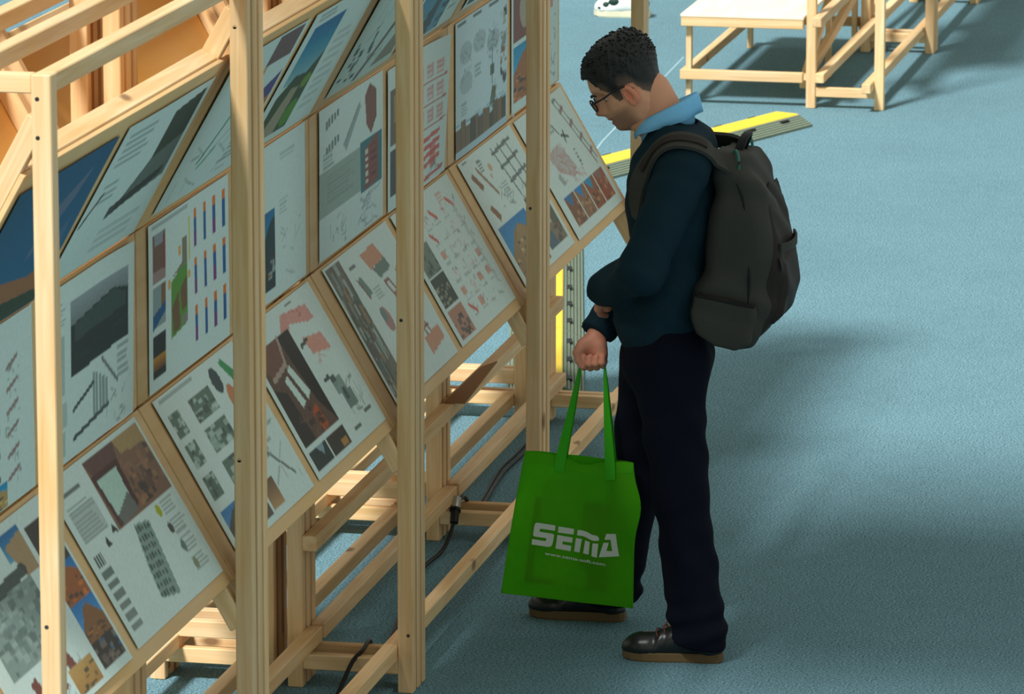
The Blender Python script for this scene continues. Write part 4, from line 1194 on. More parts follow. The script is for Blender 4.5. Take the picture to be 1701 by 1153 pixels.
BVa, BFa, BCa = np.concatenate(BV), np.concatenate(BF), np.concatenate(BC)
def body_object():
    c = BVa.mean(0)
    tri = BFa[:, 1] == BFa[:, 2]
    faces = [tuple(q) for q in BFa[~tri]] + [(q[0], q[1], q[3]) for q in BFa[tri]]
    me = bpy.data.meshes.new('body')
    me.from_pydata((BVa - c).tolist(), [], [tuple(int(i) for i in q) for q in faces])
    me.update()
    me.polygons.foreach_set('use_smooth', np.ones(len(me.polygons), bool))
    ca = me.color_attributes.new('skin', 'FLOAT_COLOR', 'POINT')
    rgba = np.ones((len(BVa), 4), np.float32); rgba[:, :3] = s2l(BCa / 255.0)
    ca.data.foreach_set('color', rgba.ravel())
    o = link('body', me, M['skin'], man)
    o.location = Vector(c) - parent_world(man)
    return o
body = body_object()

# ------------------------------------------------------------------ hair, brows, eyes
def hair_line(y):      # lowest z of hair at a given y (side view of the head)
    return np.interp(y, [-.12, -.090, -.060, -.045, -.034, -.020, -.004, .006, .012, .026, .034, .040, .046, .056, .064, .075, .10], [-.092, -.090, -.070, -.050, -.022, -.016, -.016, -.020, -.048, -.046, -.030, -.012, -.004, .006, .022, .048, .056])
hz = np.random.default_rng(3)
def hgrow(th, z):
    lump = .0022 * np.sin(th * 23 + z * 260) * np.sin(z * 330 + th * 9) + .0016 * np.sin(th * 41 + z * 150)
    return .0016 + .0018 * np.clip((z + .05) / .05, 0, 1) + .0105 * np.clip((z + .02) / .09, 0, 1) + .006 * np.clip((z - .04) / .05, 0, 1) * np.clip(np.cos(th), 0, 1) + lump * np.clip((z + .03) / .05, .25, 1)
zz2, HH = head_rings(96, 120, hgrow)
HH[..., 2] += .011 * np.clip((HH[..., 2] - .03) / .08, 0, 1)
hv2 = HH.reshape(-1, 3)
hf2 = ring_faces(96, 120)
keep = (hv2[hf2][:, :, 2].mean(1) > hair_line(hv2[hf2][:, :, 1].mean(1)))
hf2 = hf2[keep]
ti = len(hv2); hv2 = np.concatenate([hv2, [[0, HH[-1, :, 1].mean(), HH[-1, 0, 2] + .003]]])
tf = np.array([[95 * 120 + j, ti, 95 * 120 + (j + 1) % 120] for j in range(120)])
hw = head_to_world(hv2); cc = hw.mean(0)
me = bpy.data.meshes.new('hair'); me.from_pydata((hw - cc).tolist(), [], [tuple(map(int, q)) for q in hf2] + [tuple(map(int, q)) for q in tf]); me.update()
ca = me.color_attributes.new('fade', 'FLOAT_COLOR', 'POINT')
_k = np.clip((hv2[:, 2] - hair_line(hv2[:, 1]) - .002) / .034, 0, 1); _k = np.where((hv2[:, 1] > .055) | (hv2[:, 2] > .03), 1, .30 + .70 * _k)
_c = np.ones((len(hv2), 4), np.float32); _c[:, :3] = s2l(np.array([126, 98, 80.]) / 255) * (1 - _k[:, None]) + s2l(np.array([27, 29, 28.]) / 255) * _k[:, None]
ca.data.foreach_set('color', _c.ravel())
hair = link('hair', me, M['hair_fade'], man, True); hair.location = Vector(cc) - parent_world(man)
# locks: many short tufts over the crown give the hair its rough outline
tv, tfc = [], []
good = np.argwhere((HH[..., 2] > .02) & ((HH[..., 1] < .05) | (HH[..., 2] > .085)))
pick = good[hz.choice(len(good), 420, replace=False)]
for i, j in pick:
    p = HH[i, j]; q = HH[max(i - 1, 0), j]
    c_ = np.array([0, -.01, .01]); n_ = p - c_; n_ /= np.linalg.norm(n_)
    t_ = np.array([hz.normal(0, .5), .75 + hz.normal(0, .3), -.1 + hz.normal(0, .4)]); t_ -= n_ * (t_ @ n_); t_ /= np.linalg.norm(t_) + 1e-9
    b_ = np.cross(n_, t_); ln2 = hz.uniform(.007, .013) * (1 if p[2] > .06 else .45); w_ = hz.uniform(.0018, .0034)
    k = len(tv)
    tv += [p - b_ * w_ - n_ * .002, p + b_ * w_ - n_ * .002, p + t_ * ln2 * .6 + b_ * w_ * .7 + n_ * .0042, p + t_ * ln2 * .6 - b_ * w_ * .7 + n_ * .0042, p + t_ * ln2 + n_ * .0012, p + t_ * ln2 * .5 - n_ * .003]
    tfc += [(k, k + 1, k + 2, k + 3), (k + 3, k + 2, k + 4), (k, k + 3, k + 4, k + 5), (k + 1, k + 5, k + 4, k + 2), (k, k + 5, k + 1)]
tw = head_to_world(np.array(tv)); cc = tw.mean(0)
me = mesh_from(tw - cc, tfc, 'hair_locks')
o = link('hair_locks', me, M['hair'], hair); o.location = Vector(cc) - parent_world(hair); o['kind'] = 'stuff'

M['eye'] = plain('eye_white', rgb(226, 222, 214), rough=0.2, spec=0.5)
M['lid'] = plain('eyelid_skin', rgb(190, 132, 104), rough=0.5)
M['iris'] = plain('iris_brown', rgb(44, 28, 20), rough=0.2, spec=0.5)
def blob(name, c, r, mat, parent, seg=14):
    bm = bmesh.new(); bmesh.ops.create_uvsphere(bm, u_segments=seg, v_segments=max(8, seg // 2), radius=1.0)
    bmesh.ops.scale(bm, vec=r, verts=bm.verts)
    me = bpy.data.meshes.new(name); bm.to_mesh(me); bm.free()
    o = link(name, me, mat, parent, True)
    o.rotation_euler = (-TH, 0, 0)
    o.location = Vector(head_to_world(np.array(c))) - parent_world(parent)
    return o
for sx in (-1, 1):
    e = blob('eyeball', (sx * .031, .0600, -.018), (.0115, .0115, .0105), M['eye'], man)
    blob('iris', (sx * .031, .0695, -.0215), (.0052, .0028, .005), M['iris'], e)
    bp_ = [head_to_world(np.array((sx * a, b, c))) for a, b, c in ((.014, .1010, -.0005), (.024, .0985, .0035), (.036, .0935, .0045), (.046, .0850, .001), (.051, .0790, -.003))]
    v, f = tube_mesh([Vector(q) for q in bp_], [.0022, .0036, .0036, .0028, .0014], 7)
    obj_world('eyebrow', v, f, M['hair'], man, True)
    # closed-down lid
    blob('eyelid', (sx * .031, .0615, -.0160), (.0135, .0120, .0100), M['lid'], man)

# ------------------------------------------------------------------ spectacles
M['frame_black'] = plain('spectacle_acetate', rgb(16, 22, 34), rough=0.25, spec=0.5)
def glass_mat():
    m, nt, b = new_mat('lens_glass')
    b.inputs['Base Color'].default_value = (0.9, 0.95, 0.98, 1)
    b.inputs['Roughness'].default_value = 0.02
    b.inputs['Transmission Weight'].default_value = 1.0
    b.inputs['IOR'].default_value = 1.12
    return m
M['lens'] = glass_mat()
gl = empty('eyeglasses', tuple(head_to_world(np.array((0, .10, -.02)))))
tag(gl, 'dark rimmed eyeglasses worn by the man', 'glasses')
for sx in (-1, 1):
    rim = []
    for a in np.linspace(0, 2 * np.pi, 28, endpoint=False):
        cx = np.sign(np.cos(a)) * abs(np.cos(a)) ** .75 * .0245; cz = np.sign(np.sin(a)) * abs(np.sin(a)) ** .75 * .0175
        rim.append(Vector(head_to_world(np.array((sx * (.034 + cx), .1050 - .10 * max(0, (.034 + cx) - .02) - .06 * (-cz), -.022 + cz)))))
    v, f = tube_mesh(rim, .0024, 8, closed=True)
    obj_world('rim', v, f, M['frame_black'], gl, True)
    c = sum(rim, Vector()) / len(rim)
    obj_world('lens', rim + [c], [(i, (i + 1) % 28, 28) for i in range(28)], M['lens'], gl, True)
    tp = [(sx * .0580, .1000, -.014), (sx * .069, .090, -.015), (sx * .0775, .060, -.016), (sx * .080, .025, -.014), (sx * .081, .000, -.016), (sx * .0815, -.014, -.022), (sx * .081, -.028, -.036)]
    v, f = tube_mesh(smooth_path([head_to_world(np.array(q)) for q in tp], 5), .0024, 8)
    obj_world('temple', v, f, M['frame_black'], gl, True)
v, f = tube_mesh([Vector(head_to_world(np.array(q))) for q in ((-.011, .106, -.018), (-.004, .1120, -.015), (.004, .1120, -.015), (.011, .106, -.018))], .0022, 8)
obj_world('bridge', v, f, M['frame_black'], gl, True)

# ------------------------------------------------------------------ shirt collar
cl_v, cl_f = [], []
NC = 64
for i in range(NC):
    a = 2 * math.pi * i / NC
    # a = 0 at the throat (+Y)
    ct, st = math.cos(a), math.sin(a)
    fr = (1 + ct) / 2
    def ringp(r, y0, z0, zt):
        return (2.36 + r * st * 1.04, y0 + r * ct, z0 + zt)
    zlow = 1.492 - .066 * fr; 
    rows = [ringp(.060, -.560 - .012 * (1 - fr) + .008 * fr, 1.470 - .050 * fr, -.02), ringp(.062, -.562 - .008 * (1 - fr) + .014 * fr, 1.545 - .082 * fr, -.012), ringp(.066, -.563 - .010 * (1 - fr) + .016 * fr, 1.545 - .082 * fr, 0),
            ringp(.071, -.565 - .010 * (1 - fr) + .016 * fr, 1.541 - .082 * fr, -.004), ringp(.079, -.568 - .006 * (1 - fr) + .016 * fr, zlow, .018), ringp(.084 + .004 * math.sin(a * 5), -.570 + .020 * fr, zlow, -.002 - .012 * math.exp(-((abs(math.atan2(st, ct)) - .35) / .25) ** 2))]
    cl_v += rows
nr = 6
for i in range(NC):
    j = (i + 1) % NC
    for k in range(nr - 1):
        cl_f.append((i * nr + k, j * nr + k, j * nr + k + 1, i * nr + k + 1))
col_o = obj_world('shirt_collar', cl_v, cl_f, M['shirt'], man, True)
sm_ = col_o.modifiers.new('thickness', 'SOLIDIFY'); sm_.thickness = 0.0025

# ------------------------------------------------------------------ shoes
M['shoe_leather'] = plain('black_leather', rgb(20, 24, 24), rough=0.32, spec=0.5, noise=0.15, scale=60)
M['shoe_sole'] = plain('tan_rubber_sole', rgb(104, 84, 54), rough=0.7)
M['lace'] = plain('brown_lace', rgb(104, 52, 36), rough=0.7)
def shoe(toe_y, heel_y, x0, yaw, label=None):
    ln2 = toe_y - heel_y
    org = np.array((x0, (toe_y + heel_y) / 2, 0))
    out = [(-.5, .0), (-.495, .018), (-.46, .030), (-.36, .034), (-.1, .036), (.12, .045), (.28, .047), (.40, .038), (.47, .022), (.5, .0)]
    ring = [(w, t * ln2) for t, w in out] + [(-w * .92, t * ln2) for t, w in out[-2:0:-1]]
    cs, sn = math.cos(yaw), math.sin(yaw)
    def T(x, y, z): return (org[0] + x * cs - y * sn, org[1] + x * sn + y * cs, z)
    n = len(ring); vv = []; ff = []
    for z, s_ in ((0.0, .96), (.004, 1.0), (.022, 1.0), (.026, .97)):
        vv += [T(x * s_, y * s_, z + .004 * max(0, (y / ln2 - .3))) for x, y in ring]
    for k in range(3):
        for i in range(n): ff.append((k * n + i, k * n + (i + 1) % n, (k + 1) * n + (i + 1) % n, (k + 1) * n + i))
    ff += [tuple(range(n))[::-1], tuple(range(3 * n, 4 * n))]
    root = empty('shoe', (org[0], org[1], 0)); root.parent = man; root.location = Vector((org[0], org[1], 0)) - man.location
    obj_world('sole', vv, ff, M['shoe_sole'], root)
    Fh = Field((-.07, -ln2 / 2 - .02, .005), (.07, ln2 / 2 + .02, .125), .0035)
    Fh.add(Fh.ell((.002, .27 * ln2, .030), (.043, .24 * ln2, .040)))
    Fh.add(Fh.cap((0, .30 * ln2, .034), (0, -.28 * ln2, .050), .036, .036), .02)
    Fh.add(Fh.cap((0, .05 * ln2, .056), (0, -.18 * ln2, .084), .030, .036), .025)
    Fh.add(Fh.cap((0, -.38 * ln2, .030), (0, -.34 * ln2, .082), .032, .030), .02)
    Fh.cut(Fh.cap((0, -.20 * ln2, .130), (0, -.24 * ln2, .100), .032, .024), .006)
    Fh.cut((Fh.Z - .022) + 0 * Fh.f)
    Fh.f += (.0016 * np.sin(Fh.Y * 210 + Fh.Z * 60) * np.exp(-((Fh.Y - .12 * ln2) / .025) ** 2)).astype(np.float32)
    v, f = Fh.mesh(); v = relax(v, f, 2)
    solid('upper', np.array([T(*q) for q in v]), f, M['shoe_leather'], root)
    for k in range(4):
        y = (.16 - .075 * k) * ln2; z = .080 + .011 * k
        pts = [T(-.026, y - .006, z - .012), T(-.012, y, z + .004), T(.012, y - .004, z + .004), T(.026, y - .01, z - .012)]
        v2, f2 = tube_mesh(smooth_path(pts, 4), .0022, 6)
        obj_world('lace', v2, f2, M['lace'], root, True)
    for sg in (-1, 1):
        pts = [T(0, -.05 * ln2, .112), T(-.012 * sg - .006, .02 * ln2, .116), T(-.022 * sg - .01, .06 * ln2, .104), T(-.018 * sg - .008, .0, .100)]
        v2, f2 = tube_mesh(smooth_path(pts, 6), .002, 6)
        obj_world('lace', v2, f2, M['lace'], root, True)
    return root
shoe(-.477, -.757, 2.172, 0.04)
shoe(-.133, -.413, 2.560, -0.03)

# ------------------------------------------------------------------ backpack
M['pack'] = plain('pack_charcoal_nylon', rgb(62, 61, 56), rough=0.75, spec=0.2, noise=0.18, scale=220)
M['pack_dark'] = plain('pack_dark_nylon', rgb(48, 42, 39), rough=0.7, spec=0.2, noise=0.18, scale=200)
M['webbing'] = plain('black_webbing', rgb(20, 21, 21), rough=0.6)
M['teal_trim'] = plain('teal_piping', rgb(52, 110, 96), rough=0.6)
bpk = empty('backpack', (2.36, -.79, .86))
tag(bpk, 'charcoal grey nylon backpack worn on the man\'s back', 'backpack')
def dilate(F_, amp, k, ph): F_.f += fold(F_, amp, k, ph)
Fp = Field((2.17, -.95, .82), (2.55, -.61, 1.46), .0062)
Fp.add(Fp.poly([(-.712, 1.405), (-.705, 1.30), (-.690, 1.18), (-.676, 1.08), (-.655, 1.03), (-.643, .975), (-.662, .908), (-.718, .866), (-.768, .856), (-.812, .872), (-.848, .915), (-.872, .985), (-.880, 1.07), (-.874, 1.172), (-.858, 1.255), (-.832, 1.33), (-.797, 1.385)], 2.215, 2.505, .045))
dilate(Fp, .0085, 30, .6)
v, f = Fp.mesh(); v = relax(v, f, 2)
solid('main_compartment', v, f, M['pack'], bpk)
Fp = Field((2.20, -.95, .84), (2.52, -.78, 1.40), .0062)
Fp.add(Fp.poly([(-.845, 1.30), (-.868, 1.24), (-.892, 1.17), (-.902, 1.07), (-.896, .99), (-.868, .925), (-.835, .892), (-.815, .90), (-.815, 1.10), (-.825, 1.28)], 2.232, 2.488, .028))
dilate(Fp, .0075, 34, 1.9)
v, f = Fp.mesh(); v = relax(v, f, 2)
fp_ = solid('front_panel', v, f, M['pack_dark'], bpk)
Fp = Field((2.22, -.95, .86), (2.50, -.82, 1.16), .0055)
Fp.add(Fp.poly([(-.880, 1.135), (-.906, 1.10), (-.915, 1.02), (-.898, .955), (-.872, .925), (-.860, .94), (-.862, 1.12)], 2.245, 2.475, .018))
dilate(Fp, .003, 40, .4)
v, f = Fp.mesh(); v = relax(v, f, 2)
solid('front_pocket', v, f, M['pack_dark'], bpk)
for x0, x1 in ((2.196, 2.245), (2.475, 2.524)):
    Fp = Field((x0 - .02, -.87, .84), (x1 + .02, -.62, 1.10), .005)
    Fp.add(Fp.poly([(-.664, 1.018), (-.650, .97), (-.670, .908), (-.722, .870), (-.775, .862), (-.815, .885), (-.832, .94), (-.834, .992), (-.780, .998), (-.720, 1.008)], x0, x1, .012))
    dilate(Fp, .004, 44, 1.1)
    v, f = Fp.mesh(); v = relax(v, f, 2)
    solid('side_pocket', v, f, M['pack'], bpk)
    hx = x0 - .002 if x0 < 2.36 else x1 + .002
    tv_, tf_ = tube_mesh(smooth_path([(hx, -.668, 1.016), (hx, -.72, 1.007), (hx, -.78, .997), (hx, -.832, .990)], 5), .0035, 7)
    obj_world('pocket_hem', tv_, tf_, M['webbing'], bpk, True)
def band(name, path, w, t, mat, parent, widthdir=(1, 0, 0)):
    pts = [Vector(tuple(q)) for q in smooth_path(path, 7)]
    wd = Vector(widthdir)
    vv, ff = [], []
    for i, p_ in enumerate(pts):
        tg = (pts[min(i + 1, len(pts) - 1)] - pts[max(i - 1, 0)]).normalized()
        w_ = (wd - tg * wd.dot(tg)).normalized(); n_ = tg.cross(w_).normalized()
        vv += [p_ - w_ * w / 2 - n_ * t / 2, p_ + w_ * w / 2 - n_ * t / 2, p_ + w_ * w / 2 + n_ * t / 2, p_ - w_ * w / 2 + n_ * t / 2]
        if i:
            a, b = (i - 1) * 4, i * 4
            ff += [(a + k, a + (k + 1) % 4, b + (k + 1) % 4, b + k) for k in range(4)]
    ff += [(3, 2, 1, 0), tuple(len(vv) - 4 + k for k in range(4))]
    return obj_world(name, vv, ff, M[mat], parent)
def skin_to(pts, off):
    """rest path points on the sweater: returns points and surface normals"""
    p = np.array(pts, float)
    def val(q):
        pf = Field.__new__(Field); pf.X, pf.Y, pf.Z = q[:, 0], q[:, 1], q[:, 2]; pf.f = np.full(len(q), 1.0)
        return sweater(pf).f.astype(float)
    for _ in range(6):
        g = np.stack([(val(p + e) - val(p - e)) / .004 for e in np.eye(3) * .002], -1)
        g /= np.linalg.norm(g, axis=1, keepdims=True) + 1e-9
        p = p - g * (val(p) - off)[:, None]
    return p, g
def worn_strap(free_start, worn, free_end, w, t, mat, parent, name='shoulder_strap', off=.007):
    wp = np.array(smooth_path(worn, 6))
    p, g = skin_to(wp, off)
    a = np.array(smooth_path(free_start + [tuple(p[0])], 5))[:-1] if free_start else np.zeros((0, 3))
    b = np.array(smooth_path([tuple(p[-1])] + free_end, 5))[1:] if free_end else np.zeros((0, 3))
    pts = np.concatenate([a, p, b]); nr_ = np.concatenate([np.tile(g[0], (len(a), 1)), g, np.tile(g[-1], (len(b), 1))])
    for _ in range(3): nr_[1:-1] = (nr_[:-2] + nr_[1:-1] * 2 + nr_[2:]) / 4
    vv, ff = [], []
    for i in range(len(pts)):
        tg = Vector(tuple(pts[min(i + 1, len(pts) - 1)] - pts[max(i - 1, 0)])).normalized(); n_ = Vector(tuple(nr_[i])); n_ = (n_ - tg * n_.dot(tg)).normalized(); w_ = tg.cross(n_)
        p_ = Vector(tuple(pts[i]))
        vv += [p_ - w_ * w / 2 - n_ * t / 2, p_ + w_ * w / 2 - n_ * t / 2, p_ + w_ * w / 2 + n_ * t / 2, p_ - w_ * w / 2 + n_ * t / 2]
        if i: ff += [((i - 1) * 4 + k, (i - 1) * 4 + (k + 1) % 4, i * 4 + (k + 1) % 4, i * 4 + k) for k in range(4)]
    ff += [(3, 2, 1, 0), tuple(len(vv) - 4 + k for k in range(4))]
    return obj_world(name, vv, ff, M[mat], parent)
lw_ = [(2.205, -.722, 1.400), (2.175, -.700, 1.430), (2.155, -.655, 1.455), (2.160, -.605, 1.450), (2.182, -.556, 1.405), (2.200, -.530, 1.350), (2.205, -.522, 1.29), (2.200, -.528, 1.23)]
s1 = worn_strap([(2.262, -.772, 1.325), (2.245, -.755, 1.362)], lw_, [(2.195, -.54, 1.18)], .066, .010, 'pack', bpk)
worn_strap([], lw_[1:6], [], .024, .005, 'pack_dark', s1, 'strap_webbing', .0145)
rw_ = [(2.500, -.705, 1.415), (2.510, -.665, 1.440), (2.515, -.610, 1.440), (2.505, -.545, 1.410), (2.495, -.490, 1.34), (2.490, -.460, 1.24)]
s2 = worn_strap([(2.465, -.772, 1.335), (2.480, -.745, 1.385)], rw_, [], .066, .010, 'pack', bpk)
# adjuster loops behind the shoulders, carry handle, zips
for x in (2.245, 2.470):
    vv, ff = tube_mesh([Vector((x + .020 * math.cos(a), -.768 + .012 * math.cos(a), 1.372 + .036 * math.sin(a))) for a in np.linspace(0, 2 * math.pi, 20, endpoint=False)], .0042, 7, closed=True)
    obj_world('strap_adjuster', vv, ff, M['teal_trim'], bpk, True)
band('carry_handle', [(2.31, -.760, 1.385), (2.32, -.775, 1.425), (2.36, -.782, 1.437), (2.40, -.775, 1.425), (2.41, -.760, 1.385)], .022, .008, 'webbing', bpk, (0, 1, 0))
for x in (2.226, 2.494):
    sgn = -1 if x < 2.36 else 1
    tv_, tf_ = tube_mesh(smooth_path([(x + sgn * .004, -.760, 1.36), (x + sgn * .009, -.795, 1.27), (x + sgn * .011, -.808, 1.16), (x + sgn * .011, -.812, 1.05), (x + sgn * .008, -.808, .96)], 5), .0032, 7)
    obj_world('zip', tv_, tf_, M['webbing'], bpk, True)
band('pull_tab', [(2.236, -.892, 1.118), (2.230, -.898, 1.10), (2.228, -.900, 1.085)], .012, .004, 'webbing', bpk)
band('pocket_flap', [(2.245, -.893, 1.146), (2.30, -.908, 1.142), (2.36, -.912, 1.141), (2.42, -.908, 1.142), (2.475, -.893, 1.146)], .022, .006, 'pack', bpk, (0, 0, 1))

# ------------------------------------------------------------------ tote bag
def bag_mat():
    m, nt, b = new_mat('green_nonwoven')
    L_ = nt.links.new
    b.inputs['Base Color'].default_value = (0.05, 0.42, 0.012, 1)
    b.inputs['Roughness'].default_value = 0.75; b.inputs['Specular IOR Level'].default_value = 0.2
    tc = N(nt, 'ShaderNodeTexCoord'); nz = N(nt, 'ShaderNodeTexNoise'); nz.inputs['Scale'].default_value = 9; nz.inputs['Detail'].default_value = 3
    L_(tc.outputs['Object'], nz.inputs['Vector'])
    mx = N(nt, 'ShaderNodeMix', data_type='RGBA'); mx.inputs['A'].default_value = (0.08, 0.47, 0.008, 1); mx.inputs['B'].default_value = (0.16, 0.64, 0.012, 1)
    L_(nz.outputs['Fac'], mx.inputs['Factor']); L_(mx.outputs['Result'], b.inputs['Base Color'])
    tr = N(nt, 'ShaderNodeBsdfTranslucent'); L_(mx.outputs['Result'], tr.inputs['Color'])
    tp = N(nt, 'ShaderNodeBsdfTransparent'); tp.inputs['Color'].default_value = (0.25, 0.85, 0.12, 1)
    m1 = N(nt, 'ShaderNodeMixShader'); m1.inputs[0].default_value = 0.30
    m2 = N(nt, 'ShaderNodeMixShader'); m2.inputs[0].default_value = 0.34
    out = nt.nodes['Material Output']
    L_(b.outputs[0], m1.inputs[1]); L_(tr.outputs[0], m1.inputs[2]); L_(m1.outputs[0], m2.inputs[1]); L_(tp.outputs[0], m2.inputs[2]); L_(m2.outputs[0], out.inputs['Surface'])
    return m
M['bag'] = bag_mat()
M['bag_print'] = plain('pale_print', rgb(206, 214, 200), rough=0.7)
BQ = [np.array(q) for q in ((-.163, .519), (-.464, .499), (-.466, .087), (-.095, .111))]
def bag_surface(u, v, side):
    """u along the width, v down; side -1 is the sheet towards the aisle, +1 the one behind"""
    u = np.asarray(u, float); v = np.asarray(v, float)
    yz = BQ[0] * ((1 - u) * (1 - v))[..., None] + BQ[1] * (u * (1 - v))[..., None] + BQ[2] * (u * v)[..., None] + BQ[3] * ((1 - u) * v)[..., None]
    y = yz[..., 0] - .020 * u ** 4 * np.exp(-((v - .30) / .16) ** 2) - .006 * np.sin(np.pi * v) * (u - .5)
    z = yz[..., 1] - (.016 * np.exp(-((u - .56) / .14) ** 2) * (side < 0) - .004 * np.exp(-((u - .56) / .16) ** 2) * (side > 0)) * np.exp(-(v / .07))
    bulge = .020 * (1 - (2 * u - 1) ** 6) * (.45 + .55 * np.sin(np.pi * np.clip(v, 0, 1) ** .7)) * np.clip((1 - v) * 9, 0, 1)
    wr = .0016 * np.sin(u * 15 + v * 4) * np.exp(-((v - .15) / .2) ** 2) + .0012 * np.sin(u * 9 - v * 13)
    wave = .006 * np.sin(u * 2 * np.pi * 1.3) * np.exp(-v / .12)
    x = 2.372 + side * (bulge + .0015) + wr * (np.abs(u - .5) < .5) + wave
    return np.stack([np.broadcast_to(x, y.shape), y, z], -1)
tote = empty('tote_bag', (2.372, -.29, .10))
tag(tote, 'green fabric tote bag with pale printed lettering hanging from the man\'s hand', 'tote bag')
def sheet(name, side):
    n, m_ = 56, 60
    vv_, uu_ = np.mgrid[0:m_, 0:n].astype(float); uu_ /= n - 1; vv_ /= m_ - 1
    co = bag_surface(uu_, vv_, side).reshape(-1, 3)
    gi = np.arange(m_ * n).reshape(m_, n)
    ff = np.stack([gi[1:, :-1], gi[1:, 1:], gi[:-1, 1:], gi[:-1, :-1]], -1).reshape(-1, 4)
    if side > 0: ff = ff[:, ::-1]
    return solid(name, co, ff, M['bag'], tote)
fr_ = sheet('front_sheet', -1); bk_ = sheet('back_sheet', 1)
# hems: top edge, side and bottom seams
for side in (-1, 1):
    uu_ = np.linspace(0, 1, 40)
    vv, ff = [], []
    for i, u in enumerate(uu_):
        for v_, o_ in ((0.0, .0), (0.0, .0014), (.075, .0014)):
            q = bag_surface(np.array(u), np.array(v_), side); q = q + np.array((side * o_, 0, .0006 if v_ == 0 else 0)); vv.append(q)
        if i: ff += [((i - 1) * 3 + k, (i - 1) * 3 + k + 1, i * 3 + k + 1, i * 3 + k) for k in range(2)]
    obj_world('hem', vv, ff, M['bag'], tote, True)
for nm, pts in (('seam', [bag_surface(np.array(0.0), np.array(t), -1) * .5 + bag_surface(np.array(0.0), np.array(t), 1) * .5 for t in np.linspace(0, 1, 24)]),
                ('seam', [bag_surface(np.array(1.0), np.array(t), -1) * .5 + bag_surface(np.array(1.0), np.array(t), 1) * .5 for t in np.linspace(0, 1, 24)]),
                ('seam', [bag_surface(np.array(t), np.array(1.0), -1) * .5 + bag_surface(np.array(t), np.array(1.0), 1) * .5 for t in np.linspace(0, 1, 24)])):
    v_, f_ = tube_mesh([Vector(tuple(q)) for q in pts], .0022, 6)
    obj_world(nm, v_, f_, M['bag'], tote, True)
# handles: each runs from the sheet, through the closed hand, and back
M['bag_handle'] = plain('green_handle_webbing', rgb(52, 166, 14), rough=0.75)
for side in (-1, 1):
    a = bag_surface(np.array(.34), np.array(.10), side) + np.array((side * .003, 0, 0)); b = bag_surface(np.array(.80), np.array(.12), side) + np.array((side * .003, 0, 0))
    a0 = bag_surface(np.array(.345), np.array(.0), side) + np.array((side * .0035, 0, .004)); b0 = bag_surface(np.array(.795), np.array(.0), side) + np.array((side * .0035, 0, .004))
    path = [a, a0, a0 + (np.array((2.392 + side * .004, -.310, .735)) - a0) * .5, (2.393 + side * .004, -.3085, .735), (2.397 + side * .003, -.3125, .766), (2.398 + side * .003, -.330, .777), (2.398 + side * .003, -.362, .777), (2.397 + side * .003, -.379, .768), (2.393 + side * .004, -.3835, .735), b0 + (np.array((2.392 + side * .004, -.384, .735)) - b0) * .5, b0, b]
    pts = [Vector(tuple(q)) for q in smooth_path(path, 6)]
    n_ = len(pts); vv, ff = [], []
    for i, p_ in enumerate(pts):
        tg = (pts[min(i + 1, n_ - 1)] - pts[max(i - 1, 0)]).normalized()
        t_ = i / (n_ - 1)
        open_ = min(1.0, max(0.0, (abs(t_ - .5) - .12) / .30))          # bunched in the fist, flat at the bag
        w_ = .010 + .019 * open_
        wd = Vector((0, 1, 0)) * open_ + Vector((1, 0, 0)) * (1 - open_) * .9 + Vector((0, 0, 1)) * .15 * (1 - open_)
        wd = (wd - tg * wd.dot(tg)).normalized(); nn = tg.cross(wd).normalized()
        th_ = .0022 + .003 * (1 - open_)
        vv += [p_ - wd * w_ / 2 - nn * th_ / 2, p_ + wd * w_ / 2 - nn * th_ / 2, p_ + wd * w_ / 2 + nn * th_ / 2, p_ - wd * w_ / 2 + nn * th_ / 2]
        if i: ff += [((i - 1) * 4 + k, (i - 1) * 4 + (k + 1) % 4, i * 4 + (k + 1) % 4, i * 4 + k) for k in range(4)]
    ff += [(3, 2, 1, 0), tuple(len(vv) - 4 + k for k in range(4))]
    obj_world('handle', vv, ff, M['bag_handle'], tote)
# printed lettering, laid on the front sheet
LET = {
 'letter_s': [[(.1934, .4879), (.1994, .478), (.2111, .4714), (.3657, .4758), (.3661, .5137), (.2493, .5113), (.241, .5163), (.2376, .5268), (.246, .5328), (.3449, .5368), (.3594, .5405), (.3631, .5499), (.3565, .6075), (.3488, .6243), (.3276, .6327), (.1886, .6281), (.1884, .59), (.29, .5937), (.3009, .5896), (.3047, .5808), (.2986, .573), (.2067, .5704), (.1945, .5661), (.1909, .5559), (.1911, .505)]],
 'letter_e': [[(.3917, .4796), (.5221, .4842), (.5199, .5243), (.391, .5231)], [(.3881, .5403), (.516, .5466), (.5136, .5838), (.4381, .5819), (.4349, .602), (.5087, .6053), (.5066, .6443), (.3836, .6377)]],
 'letter_m': [[(.5509, .4878), (.5748, .4876), (.6081, .4908), (.634, .4967), (.6705, .5121), (.6959, .5127), (.7164, .5183), (.7282, .5306), (.7292, .5485), (.6882, .5524), (.6629, .5485), (.6267, .5352), (.5959, .5276), (.5493, .5257)], [(.5421, .5466), (.5916, .549), (.5782, .6457), (.5346, .6428)], [(.6182, .5549), (.6564, .5638), (.6526, .6535), (.6079, .6482)], [(.6793, .57), (.7258, .5689), (.7198, .6679), (.6754, .6626)]],
 'letter_a': [[(.7836, .4952), (.8571, .4904), (.895, .6425), (.7353, .663), (.7663, .5583), (.8088, .5555), (.7937, .6134), (.8397, .6111), (.8206, .5335), (.7729, .5368)]]}
